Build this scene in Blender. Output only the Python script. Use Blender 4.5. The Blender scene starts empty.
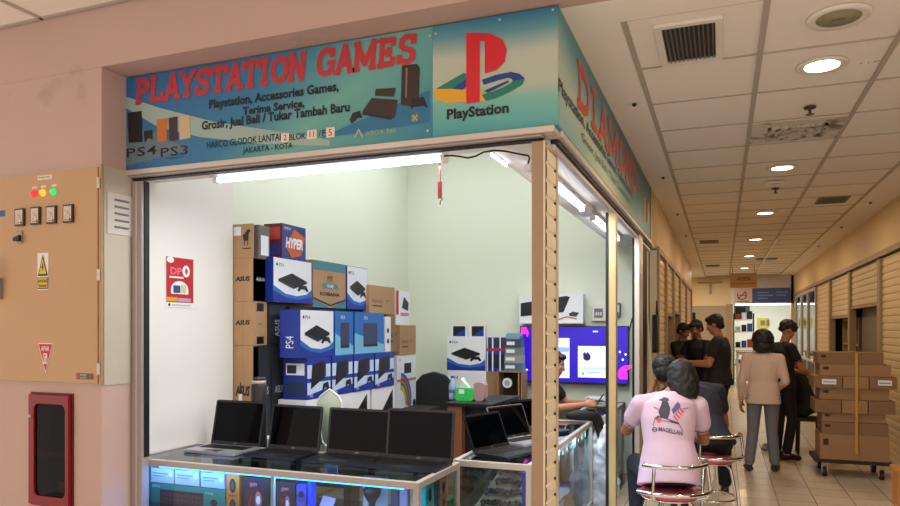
import bpy, bmesh, math, random
import numpy as np
from mathutils import Vector, Matrix, kdtree
random.seed(7)
S = bpy.context.scene
COL = S.collection
# ---------------------------------------------------------------- camera
H = 1.58; FP = 700.0; HZ = 328.0
YAW = math.radians(21.24); SA, CA = math.sin(YAW), math.cos(YAW)
cam = bpy.data.cameras.new('camera'); camo = bpy.data.objects.new('camera', cam); COL.objects.link(camo)
camo.location = (0, 0, H); camo.rotation_euler = (math.pi/2, 0, YAW)
cam.sensor_width = 36; cam.lens = 36*FP/900; cam.shift_y = (HZ-253)/900; cam.clip_start = .05
S.camera = camo
# ---------------------------------------------------------------- world, exposure, fill lights added in the unseen hall behind the camera
w = bpy.data.worlds.new('world'); S.world = w; w.use_nodes = True
w.node_tree.nodes['Background'].inputs[0].default_value = (1.0, .87, .79, 1)
w.node_tree.nodes['Background'].inputs[1].default_value = 1.05
S.view_settings.view_transform = 'Standard'; S.view_settings.look = 'None'
S.view_settings.exposure = 0.3; S.view_settings.gamma = 1
S.cycles.use_denoising = True
S.cycles.max_bounces = 8; S.cycles.transparent_max_bounces = 16

def area(name, loc, sx, sy, power, col, rot=(0, 0, 0), spread=180):
    l = bpy.data.lights.new(name, 'AREA'); l.shape = 'RECTANGLE'; l.size = sx; l.size_y = sy
    l.energy = power; l.color = col; l.spread = math.radians(spread)
    o = bpy.data.objects.new(name, l); COL.objects.link(o); o.location = loc; o.rotation_euler = rot
    return o
WARM = (1.0, .74, .48); COOL = (.90, .96, 1.0); HALL = (1.0, .78, .68)
P_HALL = 66; P_DOWN = 13.5; P_TUBE = 15
for (x, y) in ((-2.9, .6), (-.9, .6), (1.0, .6), (-2.9, -1.6), (-.2, -1.6)):  # unseen lamps added to brighten the banner and column
    area('hall_fill', (x, y, 3.36), .6, .6, P_HALL/2.2, HALL)
for y in (4.29, 6.90, 9.53, 12.3, 15.1, 18.1):
    area('downlight_lamp', (.5, y, 2.985), .16, .16, P_DOWN, WARM)
area('tube_lamp', (-2.0, 3.25, 2.395), 1.38, .04, P_TUBE, COOL)
for (y0, y1) in ((3.62, 5.0), (5.42, 6.8)):
    area('tube_lamp', (-.93, (y0+y1)/2, 2.395), .04, y1-y0, P_TUBE, COOL)
for x in (-2.9, -1.9):  # lamps of the added high tubes, brightening the shop interior
    area('tube_lamp', (x, 5.6, 3.78), .06, 3.4, 16.5, COOL)
area('far_shop_lamp', (1.0, 22.6, 2.6), 1.2, .3, 34, (.95, 1, .95))
area('cross_passage_lamp', (-.5, 19.0, 2.98), .3, .3, 45, (1, .86, .68))
for (x, y, z, sx, sy) in ((-2.3, 3.19, .770, 1.75, .02), (-1.0, 4.75, .770, .02, 1.8)):
    area('cabinet_led', (x, y, z), sx, sy, 9.0 if sx > 1 else 7.0, (.12, .35, 1.0) if sx > 1 else (.75, .88, 1.0))

# ---------------------------------------------------------------- materials
def lin(c):
    c = c/255.0
    return c/12.92 if c <= .04045 else ((c+.055)/1.055)**2.4
_m = {}
def mat(name, rgb=(128, 128, 128), rough=.6, metal=0, noise=0.0, nscale=6, emit=None, estr=1, spec=None, bump=0, dirt=None):
    if name in _m: return _m[name]
    m = bpy.data.materials.new(name); m.use_nodes = True; nt = m.node_tree
    b = nt.nodes['Principled BSDF']; c = (lin(rgb[0]), lin(rgb[1]), lin(rgb[2]), 1)
    b.inputs['Base Color'].default_value = c; b.inputs['Roughness'].default_value = rough; b.inputs['Metallic'].default_value = metal
    if spec is not None: b.inputs['Specular IOR Level'].default_value = spec
    if emit: b.inputs['Emission Color'].default_value = (lin(emit[0]), lin(emit[1]), lin(emit[2]), 1); b.inputs['Emission Strength'].default_value = estr
    if noise or bump or dirt:
        tc = nt.nodes.new('ShaderNodeTexCoord'); n = nt.nodes.new('ShaderNodeTexNoise')
        n.inputs['Scale'].default_value = nscale; n.inputs['Detail'].default_value = 5
        nt.links.new(tc.outputs['Object'], n.inputs['Vector'])
        if noise:
            mx = nt.nodes.new('ShaderNodeMix'); mx.data_type = 'RGBA'
            mx.inputs[6].default_value = tuple(v*(1-noise) for v in c[:3])+(1,)
            mx.inputs[7].default_value = tuple(min(1, v*(1+noise)) for v in c[:3])+(1,)
            nt.links.new(n.outputs['Fac'], mx.inputs[0]); nt.links.new(mx.outputs[2], b.inputs['Base Color'])
            if dirt:
                n2 = nt.nodes.new('ShaderNodeTexNoise'); n2.inputs['Scale'].default_value = dirt[1]; n2.inputs['Detail'].default_value = 8
                nt.links.new(tc.outputs['Object'], n2.inputs['Vector'])
                r = nt.nodes.new('ShaderNodeValToRGB'); r.color_ramp.elements[0].position = dirt[2]; r.color_ramp.elements[1].position = dirt[2]+.13
                nt.links.new(n2.outputs['Fac'], r.inputs[0])
                m2 = nt.nodes.new('ShaderNodeMix'); m2.data_type = 'RGBA'
                nt.links.new(r.outputs[0], m2.inputs[0]); nt.links.new(mx.outputs[2], m2.inputs[6])
                m2.inputs[7].default_value = tuple(lin(v) for v in dirt[0])+(1,)
                nt.links.new(m2.outputs[2], b.inputs['Base Color'])
        if bump:
            bp = nt.nodes.new('ShaderNodeBump'); bp.inputs['Strength'].default_value = bump; bp.inputs['Distance'].default_value = .01
            nt.links.new(n.outputs['Fac'], bp.inputs['Height']); nt.links.new(bp.outputs[0], b.inputs['Normal'])
    _m[name] = m
    return m
def glassmat(name, tint=(235, 245, 245), refl=.06, rough=.02):
    if name in _m: return _m[name]
    m = bpy.data.materials.new(name); m.use_nodes = True; nt = m.node_tree; nt.nodes.clear()
    o = nt.nodes.new('ShaderNodeOutputMaterial'); t = nt.nodes.new('ShaderNodeBsdfTransparent'); g = nt.nodes.new('ShaderNodeBsdfGlossy')
    t.inputs[0].default_value = tuple(lin(v) for v in tint)+(1,); g.inputs['Roughness'].default_value = rough
    mx = nt.nodes.new('ShaderNodeMixShader'); f = nt.nodes.new('ShaderNodeFresnel'); f.inputs[0].default_value = 1.45
    a = nt.nodes.new('ShaderNodeMath'); a.operation = 'ADD'; a.inputs[1].default_value = refl; a.use_clamp = True
    nt.links.new(f.outputs[0], a.inputs[0]); gm = nt.nodes.new('ShaderNodeNewGeometry'); iv = nt.nodes.new('ShaderNodeMath'); iv.operation = 'SUBTRACT'; iv.inputs[0].default_value = 1; nt.links.new(gm.outputs['Backfacing'], iv.inputs[1])
    ml = nt.nodes.new('ShaderNodeMath'); ml.operation = 'MULTIPLY'; nt.links.new(a.outputs[0], ml.inputs[0]); nt.links.new(iv.outputs[0], ml.inputs[1]); nt.links.new(ml.outputs[0], mx.inputs[0])
    nt.links.new(t.outputs[0], mx.inputs[1]); nt.links.new(g.outputs[0], mx.inputs[2]); nt.links.new(mx.outputs[0], o.inputs[0])
    _m[name] = m
    return m
def tilemat(name, rgb, grout, size, shift, rough, mortar=.004, noise=.06):
    m = bpy.data.materials.new(name); m.use_nodes = True; nt = m.node_tree; b = nt.nodes['Principled BSDF']
    tc = nt.nodes.new('ShaderNodeTexCoord'); mp = nt.nodes.new('ShaderNodeMapping'); mp.inputs['Location'].default_value = (-shift[0], -shift[1], 0)
    br = nt.nodes.new('ShaderNodeTexBrick'); br.offset = 0; br.inputs['Scale'].default_value = 1
    br.inputs['Mortar Size'].default_value = mortar; br.inputs['Brick Width'].default_value = size[0]; br.inputs['Row Height'].default_value = size[1]
    c = tuple(lin(v) for v in rgb); br.inputs['Color1'].default_value = c+(1,); br.inputs['Color2'].default_value = tuple(v*(1-noise*1.6) for v in c)+(1,)
    br.inputs['Mortar'].default_value = tuple(lin(v) for v in grout)+(1,)
    nt.links.new(tc.outputs['Object'], mp.inputs[0]); nt.links.new(mp.outputs[0], br.inputs[0])
    n = nt.nodes.new('ShaderNodeTexNoise'); n.inputs['Scale'].default_value = 2.5; n.inputs['Detail'].default_value = 6; nt.links.new(tc.outputs['Object'], n.inputs[0])
    r = nt.nodes.new('ShaderNodeMapRange'); r.inputs[3].default_value = 1-noise*2; r.inputs[4].default_value = 1+noise; nt.links.new(n.outputs[0], r.inputs[0])
    mx = nt.nodes.new('ShaderNodeVectorMath'); mx.operation = 'SCALE'; nt.links.new(br.outputs[0], mx.inputs[0]); nt.links.new(r.outputs[0], mx.inputs[3])
    nt.links.new(mx.outputs[0], b.inputs['Base Color']); b.inputs['Roughness'].default_value = rough
    return m
def swooshmat(name, cols, scale=(1, 1, 1), rot=(0, 0, 0), dist=2.0):
    """printed vinyl: broad colour bands that sweep across the sheet"""
    m = bpy.data.materials.new(name); m.use_nodes = True; nt = m.node_tree; b = nt.nodes['Principled BSDF']; b.inputs['Roughness'].default_value = .42
    tc = nt.nodes.new('ShaderNodeTexCoord'); mp = nt.nodes.new('ShaderNodeMapping'); mp.inputs['Scale'].default_value = scale; mp.inputs['Rotation'].default_value = rot
    wv = nt.nodes.new('ShaderNodeTexWave'); wv.inputs['Scale'].default_value = .5; wv.inputs['Distortion'].default_value = dist; wv.inputs['Detail'].default_value = 1.5; wv.bands_direction = 'Z'
    r = nt.nodes.new('ShaderNodeValToRGB'); el = r.color_ramp.elements
    while len(el) < len(cols): el.new(.5)
    for i, c in enumerate(cols):
        el[i].position = i/(len(cols)-1); el[i].color = tuple(lin(v) for v in c)+(1,)
    nt.links.new(tc.outputs['Object'], mp.inputs[0]); nt.links.new(mp.outputs[0], wv.inputs[0]); nt.links.new(wv.outputs[0], r.inputs[0]); nt.links.new(r.outputs[0], b.inputs['Base Color'])
    return m

def gradmat(name, wx, wy, wz, cols, noise=.12):
    """printed vinyl: a broad colour run across the sheet"""
    m = bpy.data.materials.new(name); m.use_nodes = True; nt = m.node_tree; b = nt.nodes['Principled BSDF']; b.inputs['Roughness'].default_value = .42
    tc = nt.nodes.new('ShaderNodeTexCoord'); d = nt.nodes.new('ShaderNodeVectorMath'); d.operation = 'DOT_PRODUCT'; d.inputs[1].default_value = (wx, wy, wz)
    n = nt.nodes.new('ShaderNodeTexNoise'); n.inputs['Scale'].default_value = 1.3; n.inputs['Detail'].default_value = 1
    nt.links.new(tc.outputs['Generated'], d.inputs[0]); nt.links.new(tc.outputs['Generated'], n.inputs['Vector'])
    a = nt.nodes.new('ShaderNodeMath'); a.operation = 'MULTIPLY_ADD'; a.inputs[1].default_value = noise*2; nt.links.new(n.outputs[0], a.inputs[0]); nt.links.new(d.outputs['Value'], a.inputs[2])
    a2 = nt.nodes.new('ShaderNodeMath'); a2.operation = 'SUBTRACT'; a2.inputs[1].default_value = noise; nt.links.new(a.outputs[0], a2.inputs[0])
    r = nt.nodes.new('ShaderNodeValToRGB'); el = r.color_ramp.elements
    while len(el) < len(cols): el.new(.5)
    for i, (p, c) in enumerate(cols): el[i].position = p; el[i].color = tuple(lin(v) for v in c)+(1,)
    nt.links.new(a2.outputs[0], r.inputs[0]); nt.links.new(r.outputs[0], b.inputs['Base Color'])
    return m

# ---------------------------------------------------------------- pixel -> place
def UY(px, Y):                       # distance and X on a plane of constant Y
    u = (px-450)/FP; d = Y/(CA+u*SA); return d, d*(-SA+u*CA)
def WP(px, py, Y):
    d, X = UY(px, Y); return Vector((X, Y, H+d*(HZ-py)/FP))
def WX(px, py, X):
    u = (px-450)/FP; d = X/(-SA+u*CA); return Vector((X, d*(CA+u*SA), H+d*(HZ-py)/FP))
def WD(px, py, d):
    u = (px-450)/FP; return Vector((d*(-SA+u*CA), d*(CA+u*SA), H+d*(HZ-py)/FP))
def WZ(px, py, Z):
    return WD(px, py, (H-Z)*FP/(py-HZ))

# ---------------------------------------------------------------- mesh building
class Fr:
    """a flat frame: origin, unit right, unit up; normal = right x up"""
    def __init__(s, o, u, v): s.o = Vector(o); s.u = Vector(u).normalized(); s.v = Vector(v).normalized(); s.n = s.u.cross(s.v)
    def p(s, a, b, k=0): return s.o+s.u*a+s.v*b+s.n*k
def FY(Y, x=0, z=0): return Fr((x, Y, z), (1, 0, 0), (0, 0, 1))      # faces -Y
def FXp(X, y=0, z=0): return Fr((X, y, z), (0, 1, 0), (0, 0, 1))     # faces +X
_tx = {}
def textmesh(s, bold=0, shear=0, space=1.0):
    k = (s, bold, shear, space)
    if k in _tx: return _tx[k]
    c = bpy.data.curves.new('t', 'FONT'); c.body = s; c.size = 1; c.offset = bold; c.shear = shear; c.space_character = space; c.resolution_u = 2
    o = bpy.data.objects.new('t', c); COL.objects.link(o); bpy.context.view_layer.update()
    me = o.to_mesh(); v = [tuple(q.co) for q in me.vertices]; f = [tuple(q.vertices) for q in me.polygons]
    o.to_mesh_clear(); bpy.data.objects.remove(o); bpy.data.curves.remove(c)
    _tx[k] = (v, f); return _tx[k]
class MB:
    def __init__(s): s.v = []; s.f = []; s.m = []; s.mats = []; s.sm = []
    def mi(s, m):
        if m not in s.mats: s.mats.append(m)
        return s.mats.index(m)
    def add(s, vs, fs, m, smooth=False):
        b = len(s.v); i = s.mi(m); s.v += [tuple(q) for q in vs]
        for f in fs: s.f.append(tuple(b+k for k in f)); s.m.append(i); s.sm.append(smooth)
        return s
    def hexa(s, P, m): return s.add(P, [(0, 3, 2, 1), (4, 5, 6, 7), (0, 1, 5, 4), (1, 2, 6, 5), (2, 3, 7, 6), (3, 0, 4, 7)], m)
    def box(s, x0, x1, y0, y1, z0, z1, m):
        if x0 > x1: x0, x1 = x1, x0
        if y0 > y1: y0, y1 = y1, y0
        if z0 > z1: z0, z1 = z1, z0
        return s.hexa([(x0, y0, z0), (x1, y0, z0), (x1, y1, z0), (x0, y1, z0), (x0, y0, z1), (x1, y0, z1), (x1, y1, z1), (x0, y1, z1)], m)
    def rbox(s, x0, x1, y0, y1, z0, z1, m, r=.01, axis='z', n=4):
        """box with corners rounded about one axis"""
        a = {'z': (x0, x1, y0, y1, z0, z1), 'y': (x0, x1, z0, z1, y0, y1), 'x': (y0, y1, z0, z1, x0, x1)}[axis]
        pts = []
        for (cx, cy, st) in ((a[1]-r, a[3]-r, 0), (a[0]+r, a[3]-r, 90), (a[0]+r, a[2]+r, 180), (a[1]-r, a[2]+r, 270)):
            for k in range(n+1):
                t = math.radians(st+90*k/n); pts.append((cx+r*math.cos(t), cy+r*math.sin(t)))
        f = {'z': lambda p, h: (p[0], p[1], h), 'y': lambda p, h: (p[0], h, p[1]), 'x': lambda p, h: (h, p[0], p[1])}[axis]
        N = len(pts); vs = [f(p, a[4]) for p in pts]+[f(p, a[5]) for p in pts]
        return s.add(vs, [tuple(range(N))[::-1], tuple(range(N, 2*N))]+[(i, (i+1) % N, N+(i+1) % N, N+i) for i in range(N)], m)
    def prism(s, fr, pts, d, m, k=0):
        """polygon in frame fr, from offset k to k+d"""
        N = len(pts); vs = [fr.p(a, b, k) for a, b in pts]+[fr.p(a, b, k+d) for a, b in pts]
        return s.add(vs, [tuple(range(N))[::-1], tuple(range(N, 2*N))]+[(i, (i+1) % N, N+(i+1) % N, N+i) for i in range(N)], m)
    def poly(s, fr, pts, m, k=.001): return s.add([fr.p(a, b, k) for a, b in pts], [tuple(range(len(pts)))], m)
    def rect(s, fr, a0, a1, b0, b1, m, k=.001): return s.poly(fr, [(a0, b0), (a1, b0), (a1, b1), (a0, b1)], m, k)
    def disc(s, fr, a, b, r, m, k=.001, n=24, ry=None, t0=0, t1=360):
        ry = ry or r
        return s.poly(fr, [(a+r*math.cos(math.radians(t0+(t1-t0)*i/n)), b+ry*math.sin(math.radians(t0+(t1-t0)*i/n))) for i in range(n if t1-t0 == 360 else n+1)], m, k)
    def ring(s, fr, a, b, r0, r1, m, k=.001, n=24, t0=0, t1=360, e=1):
        for i in range(n):
            q = [math.radians(t0+(t1-t0)*j/n) for j in (i, i+1)]
            s.poly(fr, [(a+r0*math.cos(q[0]), b+r0*e*math.sin(q[0])), (a+r1*math.cos(q[0]), b+r1*e*math.sin(q[0])), (a+r1*math.cos(q[1]), b+r1*e*math.sin(q[1])), (a+r0*math.cos(q[1]), b+r0*e*math.sin(q[1]))], m, k)
        return s
    def line(s, fr, pts, t, m, k=.001):
        for i in range(len(pts)-1):
            p, q = Vector(pts[i]), Vector(pts[i+1]); d = (q-p)
            if d.length < 1e-6: continue
            d.normalize(); n = Vector((-d.y, d.x))*t/2; e = d*t*.3
            s.poly(fr, [tuple(p-e-n), tuple(q+e-n), tuple(q+e+n), tuple(p-e+n)], m, k+i*1e-5)
        return s
    def text(s, fr, a, b, txt, h, m, k=.001, width=None, bold=0, shear=0, space=1.0, center=False):
        v, f = textmesh(txt, bold, shear, space)
        if not v: return s
        x0 = min(q[0] for q in v); x1 = max(q[0] for q in v)
        sx = width/(x1-x0) if width else h/.72
        sy = h/.72; off = -(x1-x0)*sx/2 if center else 0
        return s.add([fr.p(a+off+(q[0]-x0)*sx, b+q[1]*sy, k) for q in v], f, m)
    def cyl(s, p0, p1, r0, m, r1=None, n=12, smooth=True):
        p0, p1 = Vector(p0), Vector(p1); r1 = r0 if r1 is None else r1
        d = (p1-p0).normalized(); a = d.orthogonal().normalized(); b = d.cross(a); vs = []
        for p, r in ((p0, r0), (p1, r1)):
            for i in range(n):
                t = 2*math.pi*i/n; vs.append(p+(a*math.cos(t)+b*math.sin(t))*r)
        s.add(vs, [(i, (i+1) % n, n+(i+1) % n, n+i) for i in range(n)], m, smooth)
        return s.add([tuple(v) for v in vs], [tuple(range(n))[::-1], tuple(range(n, 2*n))], m)
    def tube(s, pts, r, m, n=8, closed=False):
        P = [Vector(p) for p in pts]; N = len(P); vs = []; a = None
        for i in range(N):
            t = (P[(i+1) % N]-P[i-1]) if closed else (P[min(i+1, N-1)]-P[max(i-1, 0)])
            t.normalize()
            a = (a-t*a.dot(t)) if a is not None else t.orthogonal()
            a.normalize(); b = t.cross(a)
            for k in range(n):
                q = 2*math.pi*k/n; vs.append(P[i]+(a*math.cos(q)+b*math.sin(q))*r)
        fs = []
        for i in range(N if closed else N-1):
            j = (i+1) % N
            for k in range(n): fs.append((i*n+k, i*n+(k+1) % n, j*n+(k+1) % n, j*n+k))
        s.add(vs, fs, m, True)
        if not closed: s.add(vs[:n]+vs[-n:], [tuple(range(n))[::-1], tuple(range(n, 2*n))], m)
        return s
    def lathe(s, c, prof, m, n=20, axis=(0, 0, 1)):
        """prof: (radius, height) pairs about an axis through c"""
        c = Vector(c); d = Vector(axis).normalized(); a = d.orthogonal().normalized(); b = d.cross(a); vs = []; N = len(prof)
        for r, h in prof:
            for i in range(n):
                t = 2*math.pi*i/n; vs.append(c+d*h+(a*math.cos(t)+b*math.sin(t))*max(r, 1e-4))
        fs = [(j*n+i, j*n+(i+1) % n, (j+1)*n+(i+1) % n, (j+1)*n+i) for j in range(N-1) for i in range(n)]
        fs += [tuple(range(n))[::-1], tuple(range((N-1)*n, N*n))]
        return s.add(vs, fs, m, True)
    def blob(s, c, r, m, n=12, rot=None):
        c = Vector(c); r = (r, r, r) if isinstance(r, (int, float)) else r; R = rot or Matrix.Identity(3); vs = []; fs = []
        K = n//2
        for j in range(K+1):
            ph = math.pi*j/K
            for i in range(n):
                t = 2*math.pi*i/n
                vs.append(c+R @ Vector((r[0]*math.sin(ph)*math.cos(t), r[1]*math.sin(ph)*math.sin(t), r[2]*math.cos(ph))))
        for j in range(K):
            for i in range(n): fs.append((j*n+i, (j+1)*n+i, (j+1)*n+(i+1) % n, j*n+(i+1) % n))
        return s.add(vs, fs, m, True)
    def slats(s, fr, a0, a1, b0, b1, pitch, depth, m):
        """horizontal rolled slats with a rounded bulge, standing out of the frame"""
        b = b0
        while b < b1-1e-4:
            t = min(pitch, b1-b)
            pr = [(0, 0), (depth*.2, t*.05), (depth*.85, t*.10), (depth, t*.45), (depth*.85, t*.86), (0, t*.92), (0, t)]
            for i in range(len(pr)-1):
                s.add([fr.p(a0, b+pr[i][1], pr[i][0]), fr.p(a1, b+pr[i][1], pr[i][0]), fr.p(a1, b+pr[i+1][1], pr[i+1][0]), fr.p(a0, b+pr[i+1][1], pr[i+1][0])], [(0, 1, 2, 3)], m)
            b += t
        return s
    def build(s, name, parent=None, bevel=0, origin=None):
        me = bpy.data.meshes.new(name)
        inv = None
        V = s.v
        if parent is not None and parent.get('_w'):
            L = parent.location; V = [(a-L.x, b-L.y, c-L.z) for a, b, c in V]
        elif origin is not None:
            V = [(a-origin[0], b-origin[1], c-origin[2]) for a, b, c in V]
        me.from_pydata(V, [], s.f)
        for m in s.mats: me.materials.append(m)
        me.polygons.foreach_set('material_index', s.m); me.polygons.foreach_set('use_smooth', s.sm)
        me.validate(); me.update()
        o = bpy.data.objects.new(name, me); COL.objects.link(o)
        if parent is not None: o.parent = parent
        elif origin is not None: o.location = origin
        if bevel:
            md = o.modifiers.new('bevel', 'BEVEL'); md.width = bevel; md.segments = 2; md.limit_method = 'ANGLE'
        return o
def thing(name, label, cat, loc=(0, 0, 0), rotz=0, group=None, world=False):
    """an Empty at the thing's base; world=True: its parts are given in room coordinates"""
    o = bpy.data.objects.new(name, None); COL.objects.link(o); o.location = loc; o.rotation_euler = (0, 0, rotz); o.empty_display_size = .1
    o['label'] = label; o['category'] = cat
    if group: o['group'] = group
    if world: o['_w'] = 1
    return o
def tag(o, label, cat, group=None, kind=None):
    o['label'] = label; o['category'] = cat
    if group: o['group'] = group
    if kind: o['kind'] = kind
    return o
def struct(name, mb, bevel=0):
    o = mb.build(name, bevel=bevel); o['kind'] = 'structure'; return o
def dup(root, loc=None, rotz=None, label=None, group=None, scale=None):
    r = root.copy(); COL.objects.link(r)
    if loc is not None: r.location = loc
    if rotz is not None: r.rotation_euler = (0, 0, rotz)
    if scale: r.scale = scale
    if label: r['label'] = label
    if group: r['group'] = group
    for ch in list(root.children):
        c = ch.copy(); COL.objects.link(c); c.parent = r
        for g in list(ch.children):
            d = g.copy(); COL.objects.link(d); d.parent = c
    return r
# ---------------------------------------------------------------- the setting
M_WALLP = mat('pink_beige_plaster', (190, 162, 150), .7, noise=.07, nscale=1.6, bump=.15, dirt=((160, 134, 122), 2.3, .66))
M_WALLW = mat('shop_plaster', (226, 230, 212), .75, noise=.04, nscale=1.2)
M_WALLN = mat('white_plaster', (232, 230, 224), .7, noise=.03, nscale=2)
M_CREAM = mat('cream_paint', (230, 206, 160), .6, noise=.06, nscale=1.1)
M_CEIL = mat('white_ceiling_board', (240, 232, 222), .8, noise=.05, nscale=.9)
M_TRIM = mat('ceiling_runner', (178, 168, 156), .6)
M_DARK = mat('unlit_or_dark_paint', (46, 40, 36), .8)  # shade of unlit shops put into the colour; also plain dark furniture
M_ALU = mat('brown_aluminium', (172, 162, 158), .38, .3)
M_ALUW = mat('pale_aluminium', (200, 192, 182), .35, .3)
M_BLACK = mat('black_rubber', (16, 16, 17), .5)
M_TAN = mat('tan_shutter_paint', (222, 200, 158), .5, noise=.05, nscale=4)
M_TANP = mat('tan_post_paint', (164, 138, 108), .5, noise=.04, nscale=3)
XC, XS = -3.165, -.74
Y0 = 3.12
m = tilemat('beige_floor_tiles', (216, 200, 178), (110, 92, 78), (.32, .32), (.153, .05), .22, .0035, .05)
struct('floor', MB().box(-6, 3.2, -3, 26, -.1, 0, m))
struct('wall_left', MB().box(-6, XC, 2.88, Y0, 0, 3.009, M_WALLP).box(-6, -3.25, Y0, 4.09, 0, 3.86, M_WALLN))
struct('trim_1', MB().box(-6, 3.2, 2.88, 3.10, 3.01, 3.34, M_WALLP))                       # beam over the shop front
struct('wall_back', MB().box(-3.7, -.752, 7.8, 7.95, 0, 3.86, M_WALLW))
struct('wall_side', MB().box(-3.7, -3.58, 4.09, 7.8, 0, 3.86, M_WALLW))
# high shop ceiling and the low soffit round its open sides
struct('ceiling', MB().box(-3.7, -.70, 3.10, 7.95, 3.86, 3.95, M_CEIL).box(-3.25, -.752, 3.14, 3.37, 2.475, 3.86, M_WALLN).box(-1.10, -.752, 3.37, 7.8, 2.475, 3.86, M_WALLN))
# hall ceiling before the beam
mb = MB().box(-6, 3.2, -3, 2.88, 3.34, 3.42, M_CEIL)
for x in (-5.4, -4.5, -3.6, -2.7, -1.8, -.9, 0, .9, 1.8, 2.7): mb.box(x-.012, x+.012, -3, 2.88, 3.332, 3.34, M_TRIM)
for y in (2.86, 2.2, 1.6, 1.0, .4, -.2): mb.box(-6, 3.2, y-.012, y+.012, 3.332, 3.34, M_TRIM)
struct('ceiling_hall', mb)
# corridor: plain border, then lay-in boards on runners
ZC = 3.01
struct('ceiling_border', MB().box(-.672, 3.2, 3.10, 3.34, ZC, 3.2, M_CEIL).box(-.751, -.672, 3.16, 17.4, 3.021, 3.2, M_CEIL).box(-.672, -.43, 3.34, 20.9, ZC, 3.2, M_CEIL).box(1.44, 1.95, 3.34, 20.9, ZC, 3.2, M_CEIL).box(-6, 3.2, 17.4, 26, 3.2, 3.3, M_CEIL).box(-4, -.672, 17.4, 26, ZC, 3.2, M_CEIL))
gx = [-.43, .185, .81, 1.44]; gy = [3.34+.66*i for i in range(27)]
mb = MB()
for i in range(3):
    for j in range(len(gy)-1):
        mb.box(gx[i]+.010, gx[i+1]-.010, gy[j]+.005, gy[j+1]-.005, ZC+.007, ZC+.03, M_CEIL)
mb.box(-.43, 1.44, 3.34, 20.9, ZC+.03, ZC+.06, M_TRIM)
for x in gx: mb.box(x-.014, x+.014, 3.34, 20.5, ZC-.002, ZC+.03, M_TRIM)
for y in gy: mb.box(-.43, 1.44, y-.006, y+.006, ZC+.001, ZC+.03, M_TRIM)
struct('ceiling_corridor', mb)
# corridor walls over the shutters
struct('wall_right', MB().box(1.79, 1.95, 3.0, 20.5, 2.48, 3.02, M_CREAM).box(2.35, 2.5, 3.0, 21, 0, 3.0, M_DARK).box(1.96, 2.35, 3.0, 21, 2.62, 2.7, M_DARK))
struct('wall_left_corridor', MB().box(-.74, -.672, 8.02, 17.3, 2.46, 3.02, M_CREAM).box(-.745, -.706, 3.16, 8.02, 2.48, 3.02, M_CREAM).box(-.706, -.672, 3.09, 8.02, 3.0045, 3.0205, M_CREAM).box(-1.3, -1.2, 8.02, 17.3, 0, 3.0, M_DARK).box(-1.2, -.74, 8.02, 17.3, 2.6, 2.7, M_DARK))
struct('trim_2', MB().box(1.76, 1.80, 3.0, 20.5, 2.44, 2.50, M_TANP))
struct('trim_3', MB().box(-.68, -.645, 8.02, 17.3, 2.42, 2.48, M_TANP))
# far end of the passage
YE = 21.0
mb = MB().box(-4, .22, YE, YE+.15, 2.20, 3.1, M_CREAM).box(.22, 1.8, YE, YE+.15, 2.27, 3.1, M_CEIL).box(-4, -.84, YE, YE+.15, 0, 2.2, M_CREAM).box(.10, .28, YE-.05, YE+.15, 0, 2.24, M_TANP).box(1.74, 3.2, YE, YE+.15, 0, 3.1, M_CREAM)
struct('wall_end', mb)
struct('door_1', MB().box(-.84, .10, YE+.02, YE+.08, 0, 2.2, mat('grey_beige_board', (168, 152, 128), .6, noise=.05)))
mb = MB().box(.28, 3.4, 24.2, 24.3, 0, 3, M_WALLN).box(.18, .28, YE+.15, 24.2, 0, 3, M_WALLW).box(2.6, 2.7, YE+.15, 24.2, 0, 3, M_WALLN).box(.18, 2.7, YE+.15, 24.2, 2.9, 3.0, M_WALLW)
struct('wall_far_shop', mb)
struct('wall_cross_passage', MB().box(-4.1, -4, 17.3, 21.2, 0, 3.2, M_CREAM).box(-4, -1.3, 17.2, 17.3, 0, 3.2, M_CREAM))

# ---------------------------------------------------------------- shop-front frame, corner post and rolling shutter guide
t = thing('shopfront_frame', 'brown aluminium frame round the open shop front under the banner, with black seals', 'frame', (XC+.04, Y0, 0), world=True)
MB().box(XC+.002, -3.085, 3.085, 3.14, 0, 2.42, M_ALU).box(-3.127, -3.12, 3.078, 3.085, 0, 2.42, M_ALUW).build('post', t, .003)
MB().box(-3.085, -3.078, 3.10, 3.135, .84, 2.42, M_BLACK).build('seal', t)
MB().box(XC+.002, -.69, 3.04, 3.14, 2.448, 2.476, M_ALUW).box(XC+.002, -.752, 3.06, 3.14, 2.438, 2.448, M_ALU).box(XC+.002, -.752, 3.09, 3.14, 2.430, 2.438, M_BLACK).build('top_rail', t, .003)
MB().box(-.751, -.675, 3.14, 7.76, 2.446, 2.476, M_ALUW).box(-.735, -.70, 3.17, 7.76, 2.425, 2.446, M_BLACK).box(-.745, -.715, 3.17, 7.76, 2.40, 2.425, M_ALUW).build('side_rail', t, .003)
ypost = WX(614, 300, -.72).y
MB().box(-.75, -.70, ypost-.05, ypost+.035, 0, 2.40, mat('gold_post', (196, 176, 130), .35, .3)).build('post', t, .003)
MB().box(-.772, -.751, ypost-.05, ypost+.035, 0, 2.40, M_BLACK).build('seal', t)
tag(t, t['label'], 'frame')
t = thing('corner_post', 'tan corner post of the shop with a slatted shutter strip on its corridor side', 'post', (-.72, Y0, 0), world=True)
xa = UY(531.5, 3.10)[1]; xb = UY(544.5, 3.10)[1]
MB().box(xa, xb-.006, 3.10, 3.17, 0, 2.429, M_TANP).build('post_body', t, .004)
y1 = WX(557, 300, xb+.006).y-.02
M_TANL = mat('cream_slat_paint', (238, 226, 196), .5, noise=.04, nscale=4)
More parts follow.
